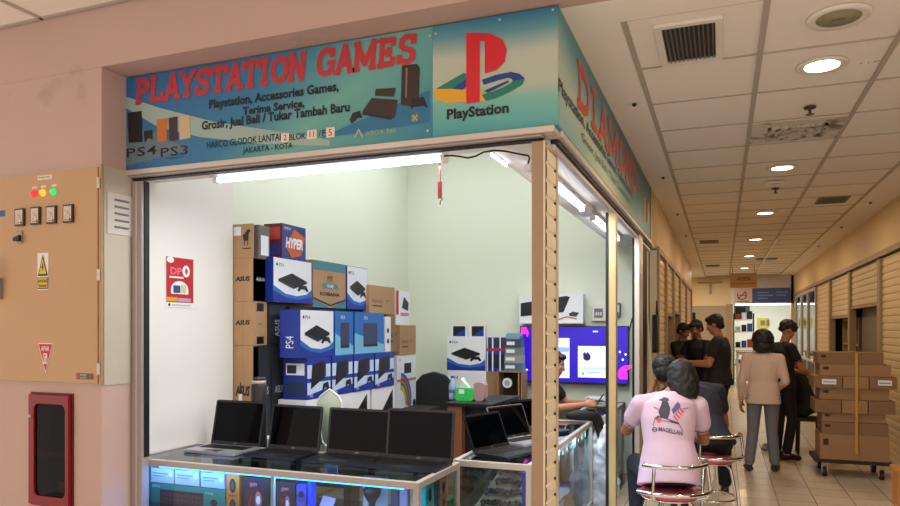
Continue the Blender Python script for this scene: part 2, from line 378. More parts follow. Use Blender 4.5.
mb = MB().box(xb-.0055, xb, 3.101, 3.17, 0, 2.429, M_TANL).box(xb-.05, xb, 3.17, y1-.001, 0, 2.429, M_TANL)
mb.slats(FXp(xb+.001, 0, 0), 3.115, y1-.012, .02, 2.42, .077, .007, M_TANL)
for k in range(31): mb.box(xb, xb+.009, y1-.024, y1-.012, .087+.077*k, .099+.077*k, M_BLACK)
mb.build('shutter_strip', t)
MB().box(xb-.01, xb+.012, y1, y1+.03, 0, 2.429, mat('guide_paint', (214, 196, 160), .5)).build('guide_rail', t, .003)
t = thing('end_post', 'pale grey end post of the shop beside the first corridor shutter', 'post', (-.70, 7.8, 0), world=True)
ya = WX(639.5, 300, -.70).y
MB().box(-.745, -.70, ya, ya+.30, 0, 2.437, M_ALUW).box(-.745, -.672, 7.97, 8.02, 0, 2.437, mat('end_post_paint', (206, 200, 180), .5)).build('post_body', t, .004)
MB().box(-.765, -.7525, ya, 7.79, 0, 2.40, M_BLACK).build('seal', t)

# ---------------------------------------------------------------- rolling shutters along the corridor
def shutter(label, X, y0, y1, zb, side, group, door=None):
    """side +1 faces +X (left wall), -1 faces -X (right wall)"""
    t = thing('rolling_shutter', label, 'shutter', (X, (y0+y1)/2, 0), world=True, group=group)
    fr = FXp(X, 0, 0) if side > 0 else Fr((X, 0, 0), (0, -1, 0), (0, 0, 1))
    a0, a1 = (y0+.08, y1-.08) if side > 0 else (-y1+.08, -y0-.08)
    mb = MB().slats(fr, a0, a1, zb, 2.42, .085, .012, M_TAN); mb.rect(fr, a0, a1, zb, 2.42, M_TAN, -.004)
    mb.build('curtain', t)
    if zb > .1:
        MB().prism(fr, [(a0, zb-.04), (a1, zb-.04), (a1, zb), (a0, zb)], .03, M_TANP, -.005).build('bottom_bar', t)
    for (q0, q1) in ((y0-.0, y0+.08), (y1-.08, y1)):
        MB().box(X-.045, X+.045, q0+.002, q1-.002, 0, 2.42, M_TANP).build('guide_rail', t, .003)
    if door: MB().box(X-side*.16, X-side*.12, y0+.08, y1-.08, 0, zb-.01, door).build('opening_fill', t)
ys = [8.03, 8.57+.04, 10.4, 12.1, 15.1, 17.28]
lbl = ['full-height tan shutter right after the shop end post, papers hung on it', 'half-raised tan shutter, second beyond the shop on the left wall', 'half-raised tan shutter, third beyond the shop on the left wall', 'lowered tan shutter behind the men on the left wall', 'last lowered tan shutter at the left wall end']
ys = [8.03, 9.3, 10.75, 12.4, 14.7, 17.28]
for i in range(5):
    shutter(lbl[i], -.69, ys[i], ys[i+1], (.02, 1.78, 1.84, .02, .02)[i], 1, 'rolling shutters on the left wall', M_DARK if i in (1, 2) else None)  # dark sheets carry the shade in the half-raised openings
yr = [5.6, 7.7, 9.86, 12.0, 14.06, 16.1]
lbl = ['tan rolling shutter nearest the camera on the right wall, just off the frame edge', 'fully lowered tan shutter at the right edge behind the loaded trolley', 'part-raised tan shutter over a grey door, right wall', 'part-raised tan shutter over dim shelves, right wall', 'lowered tan shutter next to the dark glass shop, right wall']
for i in range(1, 5):
    shutter(lbl[i], 1.82, yr[i], yr[i+1], (.02, .02, 1.90, 1.78, .02)[i], -1, 'rolling shutters on the right wall', mat('grey_door', (122, 112, 100), .5) if i == 2 else None)
# shelves with goods seen under the half-raised shutter
t = thing('shelf_unit', 'dim wooden shelves under a half-raised shutter on the right wall', 'shelf', (2.1, 13.0, 0), world=True)
for z in (.5, .9, 1.3, 1.7): MB().box(1.95, 2.3, 12.3, 13.8, z, z+.03, M_TANP).build('shelf_board', t)
for y in (12.3, 13.05, 13.8): MB().box(1.95, 2.3, y-.015, y+.015, 0, 1.75, M_TANP).build('upright', t)
k = 0
for z in (.93, 1.33):
    for y in (12.5, 12.75, 13.2, 13.5):
        c = [(150, 120, 40), (120, 70, 40), (90, 90, 70), (170, 150, 90)][k % 4]
        tag(MB().rbox(2.0, 2.18, y, y+.16, z, z+.18+.03*(k % 3), mat('carton_%d' % (k % 4), c, .6), .01).build('carton', None, 0), ['small ochre', 'small brown', 'small olive', 'small sand'][k % 4]+' carton on the %s dim shelf, %s of the upright' % ('lower' if z < 1 else 'upper', 'right' if y < 13 else 'left'), 'box', 'cartons on the dim shelves'); k += 1
# dark glass shop with metal frames at the far right
for j, (y0, y1) in enumerate(((16.15, 17.6), (17.6, 19.0), (19.0, 20.4))):
    t = thing('glass_partition', ['metal-framed dark glass bay next to the last right-hand shutter', 'metal-framed dark glass bay, middle one at the far right', 'metal-framed dark glass bay farthest along the right wall'][j], 'glass', (1.8, y0, 0), world=True, group='dark glass bays')
    MB().box(1.78, 1.84, y0, y0+.06, 0, 2.43, M_ALUW).box(1.78, 1.84, y1-.06, y1-.01, 0, 2.43, M_ALUW).box(1.78, 1.84, y0+.06, y1-.06, 2.37, 2.43, M_ALUW).box(1.78, 1.84, y0+.06, y1-.06, .85, .9, M_ALUW).build('frame', t)
    MB().box(1.81, 1.815, y0+.06, y1-.06, .9, 2.37, glassmat('dark_glass', (120, 120, 120), .08)).build('pane', t)
    MB().box(1.80, 1.83, y0+.06, y1-.06, .02, .85, mat('dark_board', (60, 52, 46), .5)).build('lower_panel', t)

# ---------------------------------------------------------------- corridor ceiling fittings
M_LAMP = mat('lit_diffuser_warm', (255, 240, 210), .5, emit=(255, 226, 176), estr=9)
M_WHITE = mat('white_enamel', (228, 222, 210), .45)
D = thing('downlight', 'round recessed warm downlight nearest the camera, below the round speaker', 'light', (.507, 4.29, ZC), group='row of warm round downlights')
MB().lathe((0, 0, 0), [(.085, -.002), (.118, -.012), (.13, -.004), (.13, .004), (.085, .004)], M_WHITE, 28).build('rim', D)
MB().lathe((0, 0, 0), [(.0, -.006), (.086, -.006), (.086, .003), (0, .003)], M_LAMP, 28).build('diffuser', D)
for i, y in enumerate((6.9, 9.53, 12.3, 15.1, 18.1)):
    dup(D, (.5, y, ZC), label=['second', 'third', 'fourth', 'fifth', 'farthest'][i]+' round warm downlight along the corridor ceiling')
# unseen fixtures added for the fill lights behind the camera (square diffusers)
ML2 = mat('added_hall_diffuser', (255, 240, 230), .5, emit=(255, 224, 200), estr=5)
for i, (x, y) in enumerate(((-2.9, .6), (-.9, .6), (1.0, .6), (-2.9, -1.6), (-.2, -1.6))):
    t = thing('added_hall_light', 'added square diffuser light in the unseen hall ceiling, '+['front left', 'front middle', 'front right', 'rear left', 'rear middle'][i]+' of five', 'light', (x, y, 3.335), group='added hall ceiling lights')
    MB().box(-.32, .32, -.32, .32, -.004, .002, M_WHITE).build('frame', t); MB().box(-.30, .30, -.30, .30, -.007, -.004, ML2).build('diffuser', t)
t = thing('air_vent', 'large square vent grille of dark slats in the nearest ceiling board', 'vent', (-.15, 3.70, ZC))
x0, x1, yv0, yv1 = -.155, .155, -.26, .27
mb = MB()
for a in ((x0, x1, yv0, yv0+.035), (x0, x1, yv1-.035, yv1), (x0, x0+.035, yv0+.035, yv1-.035), (x1-.035, x1, yv0+.035, yv1-.035)): mb.box(*a, -.012, .006, M_WHITE)
mb.build('frame', t, .002)
MB().box(x0+.035, x1-.035, yv0+.035, yv1-.035, .002, .005, M_BLACK).build('backing', t)
for k in range(11):
    x = x0+.05+k*.021; MB().hexa([(x, yv0+.036, -.011), (x+.002, yv0+.036, -.011), (x+.002, yv1-.036, -.011), (x, yv1-.036, -.011), (x+.005, yv0+.036, .001), (x+.007, yv0+.036, .001), (x+.007, yv1-.036, .001), (x+.005, yv1-.036, .001)], mat('vent_slat', (130, 122, 110), .4)).build('slat', t)
t = thing('ceiling_speaker', 'round olive-grey speaker grille with white rim in the ceiling', 'speaker', (.50, 3.65, ZC))
MB().lathe((0, 0, 0), [(.09, -.004), (.125, -.012), (.135, -.002), (.135, .005)], M_WHITE, 32).build('rim', t)
mb = MB().lathe((0, 0, 0), [(0, -.008), (.095, -.006), (.095, .004), (0, .004)], mat('speaker_mesh', (150, 142, 112), .7), 32)
mb.text(Fr((0, 0, -.0085), (1, 0, 0), (0, -1, 0)), 0, -.012, 'KRE', .022, M_BLACK, center=True); mb.build('grille', t)
def sprinkler(x, y, label):
    t = thing('sprinkler', label, 'sprinkler', (x, y, ZC), group='ceiling sprinklers')
    g = mat('dark_bronze', (88, 78, 70), .4, .6)
    MB().lathe((0, 0, 0), [(.038, 0), (.034, -.01), (.014, -.012)], g, 16).build('cup', t)
    MB().cyl((0, 0, -.01), (0, 0, -.045), .009, g).cyl((0, 0, -.045), (0, 0, -.049), .026, g).build('deflector', t)
sprinkler(.53, 5.07, 'small dark sprinkler head above the stained square vent'); sprinkler(.51, 7.9, 'small dark sprinkler head beyond the second downlight')
MD = mat('sooty_white', (206, 196, 182), .8, noise=.08, nscale=9, dirt=((104, 94, 86), 22, .50))
t = thing('stained_vent', 'square ceiling diffuser smeared with black soot', 'vent', (.50, 5.66, ZC))
MB().box(-.30, .30, -.28, .28, .003, .0065, mat('soot_halo', (214, 204, 190), .8, noise=.04, dirt=((120, 110, 100), 6, .50))).build('stained_board', t)
for i, s in enumerate((.19, .14, .09)): 
    mb = MB()
    for a in ((-s, s, -s*.85, -s*.85+.02), (-s, s, s*.85-.02, s*.85), (-s, -s+.02, -s*.85, s*.85), (s-.02, s, -s*.85, s*.85)): mb.box(*a, -.014+.004*i, .006, MD)
    mb.build('ring_frame', t)
MB().box(-.07, .07, -.06, .06, -.004, .0, MD).build('centre_plate', t)
t = thing('exit_lamp', 'small square white fitting between the second downlight and a sprinkler', 'lamp', (.47, 7.55, ZC))
MB().box(-.09, .09, -.07, .07, -.02, 0, M_WHITE).build('housing', t, .004); MB().box(-.06, .06, -.045, .045, -.024, -.02, mat('dull_lens', (190, 176, 150), .3)).build('lens', t)
def slot(x, y, sx, sy, label):
    t = thing('slot_vent', label, 'vent', (x, y, ZC), group='dark slot vents along the corridor ceiling')
    MB().box(-sx, sx, -sy, sy, -.006, .006, mat('slot_rim', (120, 108, 92), .5)).build('frame', t)
    MB().box(-sx+.02, sx-.02, -sy+.02, sy-.02, -.008, -.006, M_BLACK).build('grille', t)
slot(1.15, 8.85, .155, .21, 'dark rectangular vent near the right border of the corridor ceiling')
slot(-.2, 12.4, .15, .2, 'dark rectangular vent in the left column of ceiling boards'); slot(-.2, 17.2, .15, .2, 'farthest dark vent in the left column of ceiling boards'); slot(.86, 15.9, .2, .2, 'dark vent between two small lamps far down the ceiling')
for i, (x, y) in enumerate(((-.53, 4.57), (-.53, 6.9), (-.53, 9.2), (-.53, 11.4), (1.56, 9.13), (1.56, 11.2), (1.56, 13.7))):
    t = thing('ceiling_hook', ['small white plate with black eye beside the nearest vent', 'small dark eye in the left ceiling border above the banner end', 'small dark eye in the left border, third from the camera', 'small dark eye in the left border, farthest', 'small dark eye in the right ceiling border, nearest', 'small dark eye in the right border, middle', 'small dark eye in the right border, farthest'][i], 'hook', (x, y, ZC), group='small eyes in the ceiling border')
    MB().box(-.05, .05, -.03, .03, -.004, 0, M_WHITE).build('plate', t); MB().blob((.01, 0, -.008), .016, M_BLACK, 10).build('eye', t)
tag(MB().box(.80, .825, 12.2, 18.6, ZC-.03, ZC-.004, mat('highlight_white', (240, 236, 226), .4)).build('highlight'), 'thin white conduit line along the far ceiling boards', 'highlight')  # solid white strip stands in for the lit ceiling runner
mb = MB().text(Fr((.70, 4.36, ZC+.0065), (1, -.05, 0), (0, -1, 0)), 0, 0, '1 1 D 2', .022, M_BLACK, width=.13, k=.0008)
tag(mb.build('ceiling_writing'), 'handwritten marks on the ceiling board beside the nearest downlight', 'writing')
# ---------------------------------------------------------------- banners
GLY = {
 'P': ([[(.15, 0), (.15, 1)], [(.15, .92), (.5, .92), (.66, .85), (.71, .72), (.66, .58), (.5, .5), (.15, .5)]], [(-.02, .36, 0), (-.02, .2, 1)]),
 'L': ([[(.15, 0), (.15, 1)], [(.15, .07), (.68, .07), (.68, .26)]], [(-.02, .2, 0), (-.02, .34, 1)]),
 'A': ([[(.1, 0), (.4, 1), (.7, 0)], [(.2, .32), (.6, .32)]], [(-.08, .25, 0), (.54, .9, 0)]),
 'Y': ([[(.4, 0), (.4, .48), (.08, 1)], [(.4, .48), (.72, 1)]], [(.22, .58, 0), (-.08, .25, 1), (.56, .88, 1)]),
 'S': ([[(.1, .28), (.1, .06)], [(.1, .12), (.3, .05), (.52, .06), (.66, .16), (.66, .34), (.55, .45), (.25, .55), (.14, .66), (.16, .84), (.3, .94), (.5, .94), (.66, .86)], [(.66, .72), (.66, .96)]], []),
 'T': ([[(.4, 0), (.4, 1)], [(.0, .72), (.0, .93), (.8, .93), (.8, .72)]], [(.2, .6, 0)]),
 'I': ([[(.25, 0), (.25, 1)]], [(.04, .46, 0), (.04, .46, 1)]),
 'O': ([[(.4, .94), (.2, .86), (.08, .66), (.08, .34), (.2, .14), (.4, .06), (.6, .14), (.72, .34), (.72, .66), (.6, .86), (.4, .94)]], []),
 'N': ([[(.12, 0), (.12, 1), (.68, 0), (.68, 1)]], [(-.04, .28, 0), (-.06, .2, 1), (.54, .84, 1)]),
 'G': ([[(.68, .72), (.68, .94)], [(.66, .82), (.5, .94), (.36, .94), (.18, .86), (.08, .66), (.08, .34), (.18, .14), (.38, .06), (.56, .1), (.68, .2), (.68, .42)]], [(.44, .84, .46)]),
 'M': ([[(.12, 0), (.12, 1), (.48, .2), (.84, 1), (.84, 0)]], [(-.04, .28, 0), (.68, 1.0, 0), (-.06, .2, 1), (.78, 1.02, 1)]),
 'E': ([[(.15, 0), (.15, 1)], [(.15, .07), (.66, .07), (.66, .26)], [(.15, .93), (.64, .93), (.64, .76)], [(.15, .5), (.48, .5)], [(.48, .38), (.48, .62)]], [(-.02, .2, 0), (-.02, .2, 1)]),
 'D': ([[(.15, 0), (.15, 1)], [(.15, .93), (.42, .93), (.62, .82), (.7, .6), (.7, .4), (.62, .18), (.42, .07), (.15, .07)]], [(-.02, .2, 0), (-.02, .2, 1)])}
WID = {'I': .6, 'M': 1.08, ' ': .55}
def slab(mb, fr, pts, txt, h, m, width, k=.003, thick=.19, shear=.0):
    """slab-serif capitals set in a straight line from pts"""
    tot = sum(WID.get(c, .86) for c in txt); s = width/tot; x = 0
    T = thick*min(s, h)
    for ci, c in enumerate(txt):
        if c != ' ':
            st, se = GLY[c]
            f = lambda a, b: (pts[0]+(x+a)*s+shear*b*h, pts[1]+b*h)
            for j, pl in enumerate(st): mb.line(fr, [f(*q) for q in pl], T*(1.0), m, k+j*2e-4)
            for (a, b, y) in se:
                yy = .045 if y == 0 else (.955 if y == 1 else y)
                mb.line(fr, [f(a+.05, yy), f(b-.05, yy)], T*.75, m, k+8e-4)
        x += WID.get(c, .86)
M_RED = mat('banner_red', (182, 50, 54), .45); M_INK = mat('banner_ink', (14, 26, 40), .5); M_PRED = mat('logo_red', (206, 24, 40), .42)
M_INK2 = mat('banner_black', (24, 20, 24), .5)
YB = 3.05; XB = -.6745
fb = FY(YB)
def bp(px, py): p = WP(px, py, YB); return (p.x, p.z)
zb0, zb1 = 2.478, 3.003
xm = bp(432.5, 80)[0]
sw1 = gradmat('banner_print_teal', .75, 0, -.25, [(0, (40, 104, 160)), (.22, (44, 120, 160)), (.42, (104, 168, 160)), (.6, (74, 150, 150)), (.8, (38, 116, 156)), (1, (36, 100, 150))])
sw2 = gradmat('banner_print_pale', .05, 0, .95, [(0, (60, 150, 158)), (.14, (96, 172, 168)), (.30, (120, 180, 168)), (.40, (176, 188, 168)), (.66, (182, 190, 172)), (.84, (92, 150, 160)), (1, (34, 112, 148))], .06)
sw3 = gradmat('banner_print_side', 0, .55, .45, [(0, (96, 168, 172)), (.22, (176, 196, 176)), (.4, (70, 148, 156)), (.62, (44, 122, 132)), (1, (36, 84, 88))], .10)
t = thing('shop_banner', 'long blue-green printed banner above the shop front reading PLAYSTATION GAMES', 'banner', (-2, YB, zb0), world=True)
XL = bp(123.5, 120)[0]
MB().box(XL, xm, YB, YB+.03, zb0, zb1, sw1).build('sheet', t)
MB().box(xm+.001, XB, YB, YB+.03, zb0, zb1, sw2).build('sheet', t)
mb = MB()
# pale swoosh across the print
pale = mat('print_pale', (150, 176, 168), .45); pale2 = mat('print_pale_blue', (96, 158, 172), .45)
pts = [bp(*q) for q in [(124, 96), (160, 108), (215, 122), (275, 131), (330, 140), (330, 146), (262, 144), (200, 137), (158, 127), (126, 108)]]
for i in range(4):
    mb.poly(fb, [pts[i], pts[i+1], pts[8-i], pts[9-i]][::-1], pale, .0012)
mb.poly(fb, [bp(*q) for q in [(124, 128), (150, 130), (190, 150), (123, 167)]][::-1], mat('print_steel', (92, 118, 132), .45), .0014)
mb.poly(fb, [bp(*q) for q in [(430, 90), (430, 122), (370, 132), (320, 138), (345, 127)]][::-1], mat('print_blue2', (34, 110, 150), .45), .0012)
mb.build('print_swoosh', t)
p0 = bp(136, 103); p1 = bp(417, 61); z0 = (bp(136, 104)[1]+bp(417, 62)[1])/2; zh = bp(136, 80)[1]-bp(136, 103)[1]
mb = MB(); slab(mb, fb, (p0[0], z0), 'PLAYSTATION GAMES', zh*1.02, M_RED, p1[0]-p0[0], thick=.235, shear=.08); mb.build('headline', t)
def bt(x0, x1, y0, y1, txt, bold=.035, m=M_INK, name='text_line', **kw):
    """text whose left foot is at (x0,y0) and cap height spans to y1"""
    mb = MB(); a = bp(x0, y0); b = bp(x1, y0); c = bp(x0, y1)
    mb.text(fb, a[0], a[1], txt, c[1]-a[1], m, .003, width=b[0]-a[0], bold=bold, **kw)
    return mb.build(name, t)
bt(209.5, 339, 108.6, 100, 'Playstation, Accessories Games,')
bt(243, 305, 115, 107.3, 'Terima Service,')
bt(202, 350, 130, 121.5, 'Grosir, Jual Beli / Tukar Tambah Baru')
bt(207, 281, 148.6, 141.8, 'HARCO GLODOK LANTAI', .012); bt(289.5, 306, 140.5, 134.3, 'BLOK', .012); bt(319, 321, 136.8, 130.5, '/', .012); bt(322.5, 326, 136.3, 130, 'F', .012)
bt(243, 293, 153.5, 147.8, 'JAKARTA - KOTA', .012)
bt(127, 157, 157.5, 148.6, 'PS4', .01, M_INK2, space=1.1); bt(161, 188, 157, 148, 'PS3', .01, M_INK2, space=1.1); bt(167, 183, 159.5, 157.2, 'PlayStation 3', 0, M_INK2)
bt(447, 509, 119.5, 109.5, 'PlayStation', .035, M_INK2)
bt(366, 396, 135.5, 131, 'XBOX 360', .0, mat('print_sand', (170, 176, 150), .5))
ms = mat('sticker_white', (226, 214, 200), .5)
for (x0, y0, x1, y1, tx) in ((281.5, 133, 289.5, 142.5, '2'), (307.5, 129.5, 317, 139.5, '11'), (326.5, 127, 335, 138, '5')):
    mb = MB(); a = bp(x0, y1); b = bp(x1, y0); mb.rect(fb, a[0], b[0], a[1], b[1], ms, .0035); mb.text(fb, (a[0]+b[0])/2, a[1]+.008, tx, (b[1]-a[1])*.7, M_RED, .0045, bold=.01, center=True)
    mb.build('number_sticker', t)
# big red P over the coloured S
mb = MB()
def pl(qs, m, k): mb.poly(fb, [bp(*q) for q in qs][::-1], m, k)
YEL = mat('logo_yellow', (222, 164, 30), .45); GRN = mat('logo_green', (26, 120, 100), .45); BLU = mat('logo_blue', (20, 60, 130), .45)
pl([(434, 92), (440, 88), (464, 87), (482, 92), (490, 97), (487, 101), (466, 102), (447, 103), (436, 99)], YEL, .0020)
pl([(436, 89), (464, 73), (471, 76), (452, 89)], GRN, .0026); pl([(452, 89), (471, 76), (478, 78), (463, 90)], BLU, .0028)
arc = [(478, 94), (492, 90), (508, 83), (514, 79)]
out = [(482, 80), (496, 75), (511, 72), (520, 74), (525, 79), (522, 85), (510, 92), (497, 98), (486, 101)]
inn = [(484, 85), (498, 80.5), (508, 78), (512, 79), (513, 81), (510, 84), (502, 88), (492, 92), (482, 95)]
for i in range(8): pl([out[i], out[i+1], inn[i+1], inn[i]], BLU if i < 4 else GRN, .0026+i*1e-5)
pl([(484, 91), (500, 84), (508, 80.5), (509, 82.5), (500, 87), (488, 93)], BLU, .0024)
pl([(466.5, 104), (466.5, 33), (480, 33), (480, 102)], M_PRED, .0036)
pl([(466.5, 33), (490, 33.5), (503, 40), (507, 50), (505, 62), (497, 70), (485, 74), (485, 42), (480, 41), (480, 44), (466.5, 44)][:7]+[(485, 74), (485, 41.5), (466.5, 41)], M_PRED, .0038)
mb.build('logo', t)
# printed consoles
mb = MB(); BRW = mat('print_brown', (52, 34, 34), .45); BRD = mat('print_dark', (20, 20, 28), .45)
pl([(128, 113), (142, 111), (143, 142), (129, 143)], BRD, .003); pl([(144, 131), (153, 130), (153, 140), (149, 138), (145, 143)], BRD, .0032)
pl([(157, 120), (168, 118), (167, 141), (158, 142)], mat('print_orange', (190, 110, 34), .45), .003); pl([(169, 118), (178, 116.5), (178, 140), (169.5, 141)], mat('print_umber', (60, 36, 40), .45), .0031)
pl([(179.5, 117), (190, 115), (191, 138), (180, 140)], mat('print_cream', (196, 176, 140), .45), .003)
mb.build('printed_game_console', t); mb = MB()
pl([(402, 66), (417, 64), (420, 68), (419, 103), (413, 107), (401, 105)], BRW, .003); pl([(406, 68), (408, 68), (407, 98), (405.5, 98)], mat('print_grey', (120, 108, 96), .45), .0034)
mb.build('printed_game_console', t); mb = MB()
pl([(376, 89), (396, 88), (394, 97), (375, 96)], BRW, .003)
pl([(372, 98), (398, 100), (395, 117), (391, 120), (363, 115), (363, 111)], BRW, .0031)
pl([(363, 112), (391, 117), (391, 119), (363, 114.5)], BRD, .0035)
pl([(353, 113), (360, 111), (363, 118), (358, 118), (352, 124), (350, 120)], BRD, .0033); pl([(412, 99), (424, 97), (428, 108), (423, 106), (414, 107), (411, 110)], BRD, .0036)
g = bp(415, 118); mb.disc(fb, g[0], g[1], .022, mat('print_olive', (120, 116, 66), .45), .003); mb.line(fb, [(g[0]-.012, g[1]-.012), (g[0]+.012, g[1]+.012)], .006, pale, .0035); mb.line(fb, [(g[0]-.012, g[1]+.012), (g[0]+.012, g[1]-.012)], .006, pale, .0036)
g = bp(359, 134); mb.line(fb, [(g[0]-.02, g[1]-.014), (g[0], g[1]+.02), (g[0]+.02, g[1]-.014)], .009, mat('print_sand', (170, 176, 150), .5), .0036)
mb.build('printed_game_console', t)
mb = MB()
for q in ((436, 34), (500, 20), (553, 10), (430, 36), (126, 84), (126, 166), (428, 131)):
    a = bp(*q); mb.disc(fb, a[0], a[1], .006, M_ALUW, .004, 8)
mb.build('rivets', t)
# corridor side
t = thing('side_banner', 'blue-green banner along the corridor side of the shop reading DIAMOND in red', 'banner', (XB, 5, zb0), world=True)
fs = FXp(XB)
ye = WX(650.5, 220, XB).y
MB().box(XB-.03, XB, YB+.031, ye, zb0, zb1, sw3).build('sheet', t)
def sp(px, py): p = WX(px, py, XB); return (p.y, p.z)
mb = MB(); a = sp(577, 60)[0]; b = sp(637, 190)[0]
slab(mb, fs, (a, zb0+.225), 'DIAMOND', .215, mat('banner_orange_red', (200, 62, 44), .45), b-a, thick=.25, shear=.0); mb.build('headline', t)
mb = MB(); a = sp(558, 80)[0]
mb.text(fs, a, zb0+.15, 'Playstation, Accessories Games, Terima Service,', .062, M_INK, .003, width=2.75, bold=.02); mb.build('text_line', t); mb = MB()
mb.text(fs, a+.55, zb0+.07, 'Grosir, Jual Beli / Tukar Tambah Baru', .045, M_INK, .003, width=2.0); mb.build('text_line', t); mb = MB()
for k in range(3): mb.poly(fs, [(ye-.62+k*.16, zb0+.12), (ye-.52+k*.16, zb0+.12), (ye-.52+k*.16, zb0+.33), (ye-.62+k*.16, zb0+.32)], [YEL, BRW, mat('print_cream', (196, 176, 140), .45)][k], .003)
mb.build('printed_game_console', t)
MB().box(XB-.03, XB+.003, ye+.001, ye+.02, zb0, zb1, mat('banner_edge', (30, 70, 70), .5)).build('end_strip', t)

# ---------------------------------------------------------------- switch cabinet, hose cabinet, vent and poster on the column
YC = 2.88
def cp(px, py): p = WP(px, py, YC-.02); return (p.x, p.z)
z0c = cp(100, 386)[1]; z1c = cp(100, 164)[1]; xr = cp(101, 200)[0]
t = thing('switch_cabinet', 'tan steel electrical cabinet with pilot lights and four meters on the left column', 'cabinet', (-3.6, YC, z0c), world=True)
M_CAB = mat('tan_cabinet_paint', (188, 150, 108), .5, noise=.06, nscale=3, dirt=((160, 118, 74), 3, .7)); M_CABS = mat('cabinet_side_paint', (188, 180, 162), .5, noise=.04)
fc = FY(YC-.022)
MB().box(-4.6, xr+.004, YC-.002, YC-.001, z0c, z1c, M_CABS).box(XC-.0, XC+.004, YC-.001, Y0-.04, z0c, z1c, M_CABS).build('body', t)
MB().box(-4.55, xr-.025, YC-.022, YC-.003, z0c+.01, z1c-.012, M_CAB).build('door', t, .004)
MB().box(xr-.02, xr, YC-.018, YC-.003, z0c, z1c, mat('cabinet_edge', (170, 140, 100), .5)).build('door_frame', t, .003)
for y in (183, 275, 369):
    a = cp(99.5, y); MB().cyl((a[0], YC-.028, a[1]-.03), (a[0], YC-.028, a[1]+.03), .008, M_ALUW).build('hinge', t)
for px, py, c in ((35, 194, (210, 40, 40)), (44, 193, (220, 150, 40)), (54.5, 192, (40, 170, 90))):
    a = cp(px, py); n = {210: 'red', 220: 'amber', 40: 'green'}[c[0]]
    o = MB().lathe((a[0], YC-.023, a[1]), [(.021, 0), (.021, .006), (.015, .008), (.013, .018), (0, .021)], mat('pilot_'+n, c, .3, emit=c, estr=1.3), 16, (0, -1, 0)).build('pilot_light', t); o['label'] = n+' pilot light'
    mb = MB().rect(fc, a[0]-.018, a[0]+.018, a[1]+.03, a[1]+.042, M_WHITE, .001); mb.text(fc, a[0], a[1]+.032, 'R' if n == 'red' else 'S' if n == 'amber' else 'T', .008, M_BLACK, .002, center=True); mb.build('light_label', t)
for px, py in ((21.4, 217.5), (37, 216), (53, 215), (69.8, 213.8)):
    a = cp(px, py); o = MB().box(a[0]-.037, a[0]+.037, YC-.036, YC-.0225, a[1]-.050, a[1]+.050, mat('meter_bezel', (52, 40, 34), .4)).build('meter', t, .002)
    f = FY(YC-.037, a[0], a[1]); mb = MB().rect(f, -.029, .029, -.041, .041, mat('meter_dial', (206, 190, 172), .4), 0)
    mb.ring(f, -.02, -.025, .040, .042, M_INK2, .001, 10, 0, 80); mb.line(f, [(-.02, -.025), (.012, .012)], .002, M_RED, .0015); mb.rect(f, -.02, .012, -.034, -.031, M_INK2, .001); mb.rect(f, .015, .027, -.039, -.028, M_INK2, .001)
    d = mb.build('dial', None); d.parent = o; d.location = (0, 0, 0)
    d.data.transform(Matrix.Translation(-t.location))
a = cp(45.4, 177.5); mb = MB().box(a[0]-.055, a[0]+.055, YC-.024, YC-.0225, a[1]-.012, a[1]+.012, M_WHITE); mb.text(FY(YC-.025), a[0], a[1]-.005, 'PP ELECTRIC', .011, M_INK2, .001, width=.09, center=True); mb.build('name_plate', t)
a = cp(21, 238); o = MB().box(a[0]-.02, a[0]+.02, YC-.032, YC-.0225, a[1]-.03, a[1]+.04, mat('lock_steel', (150, 140, 128), .4, .5)).build('lock', t, .003)
h = MB().hexa([(a[0]-.03, YC-.05, a[1]-.02), (a[0]+.02, YC-.05, a[1]-.02), (a[0]+.02, YC-.033, a[1]-.02), (a[0]-.03, YC-.033, a[1]-.02), (a[0]-.03, YC-.05, a[1]+.0), (a[0]+.02, YC-.05, a[1]+.015), (a[0]+.02, YC-.033, a[1]+.015), (a[0]-.03, YC-.033, a[1]+.0)], M_BLACK).build('lock_knob', t, .003)
a = cp(2, 282); MB().box(a[0]-.02, a[0]+.012, YC-.045, YC-.0225, a[1]-.10, a[1]+.02, mat('lock_steel', (150, 140, 128), .4, .5)).tube([(a[0]-.03, YC-.06, a[1]+.14), (a[0], YC-.06, a[1]+.08), (a[0]+.01, YC-.05, a[1])], .01, M_INK2).build('door_handle', t)
a = cp(3, 213.5); MB().rect(fc, a[0]-.09, a[0]+.022, a[1]-.018, a[1]+.018, mat('sticker_blue', (40, 90, 140), .5), .001).build('blue_sticker', t)
# warning sticker
a = cp(43.5, 290); b = cp(43.5, 253); w_ = .043; f = FY(YC-.0225, a[0], a[1]); hh = b[1]-a[1]
yel = mat('warning_yellow', (214, 184, 50), .5)
mb = MB().rect(f, -w_, w_, 0, hh, M_WHITE, .001).poly(f, [(-w_*.92, hh*.38), (w_*.92, hh*.38), (0, hh*.96)], M_INK2, .002).poly(f, [(-w_*.68, hh*.43), (w_*.68, hh*.43), (0, hh*.86)], yel, .003)
mb.poly(f, [(.006, hh*.78), (-.010, hh*.60), (-.001, hh*.60), (-.006, hh*.46), (.010, hh*.64), (.001, hh*.64)], M_INK2, .004)
mb.rect(f, -w_*.96, w_*.96, hh*.03, hh*.34, M_INK2, .002).rect(f, -w_*.88, w_*.88, hh*.055, hh*.32, yel, .003)
mb.text(f, 0, hh*.20, 'AWAS', hh*.09, M_INK2, .004, center=True, bold=.02); mb.text(f, 0, hh*.075, 'TEGANGAN', hh*.08, M_INK2, .004, width=w_*1.5, center=True, bold=.02)
mb.build('warning_sticker', t)
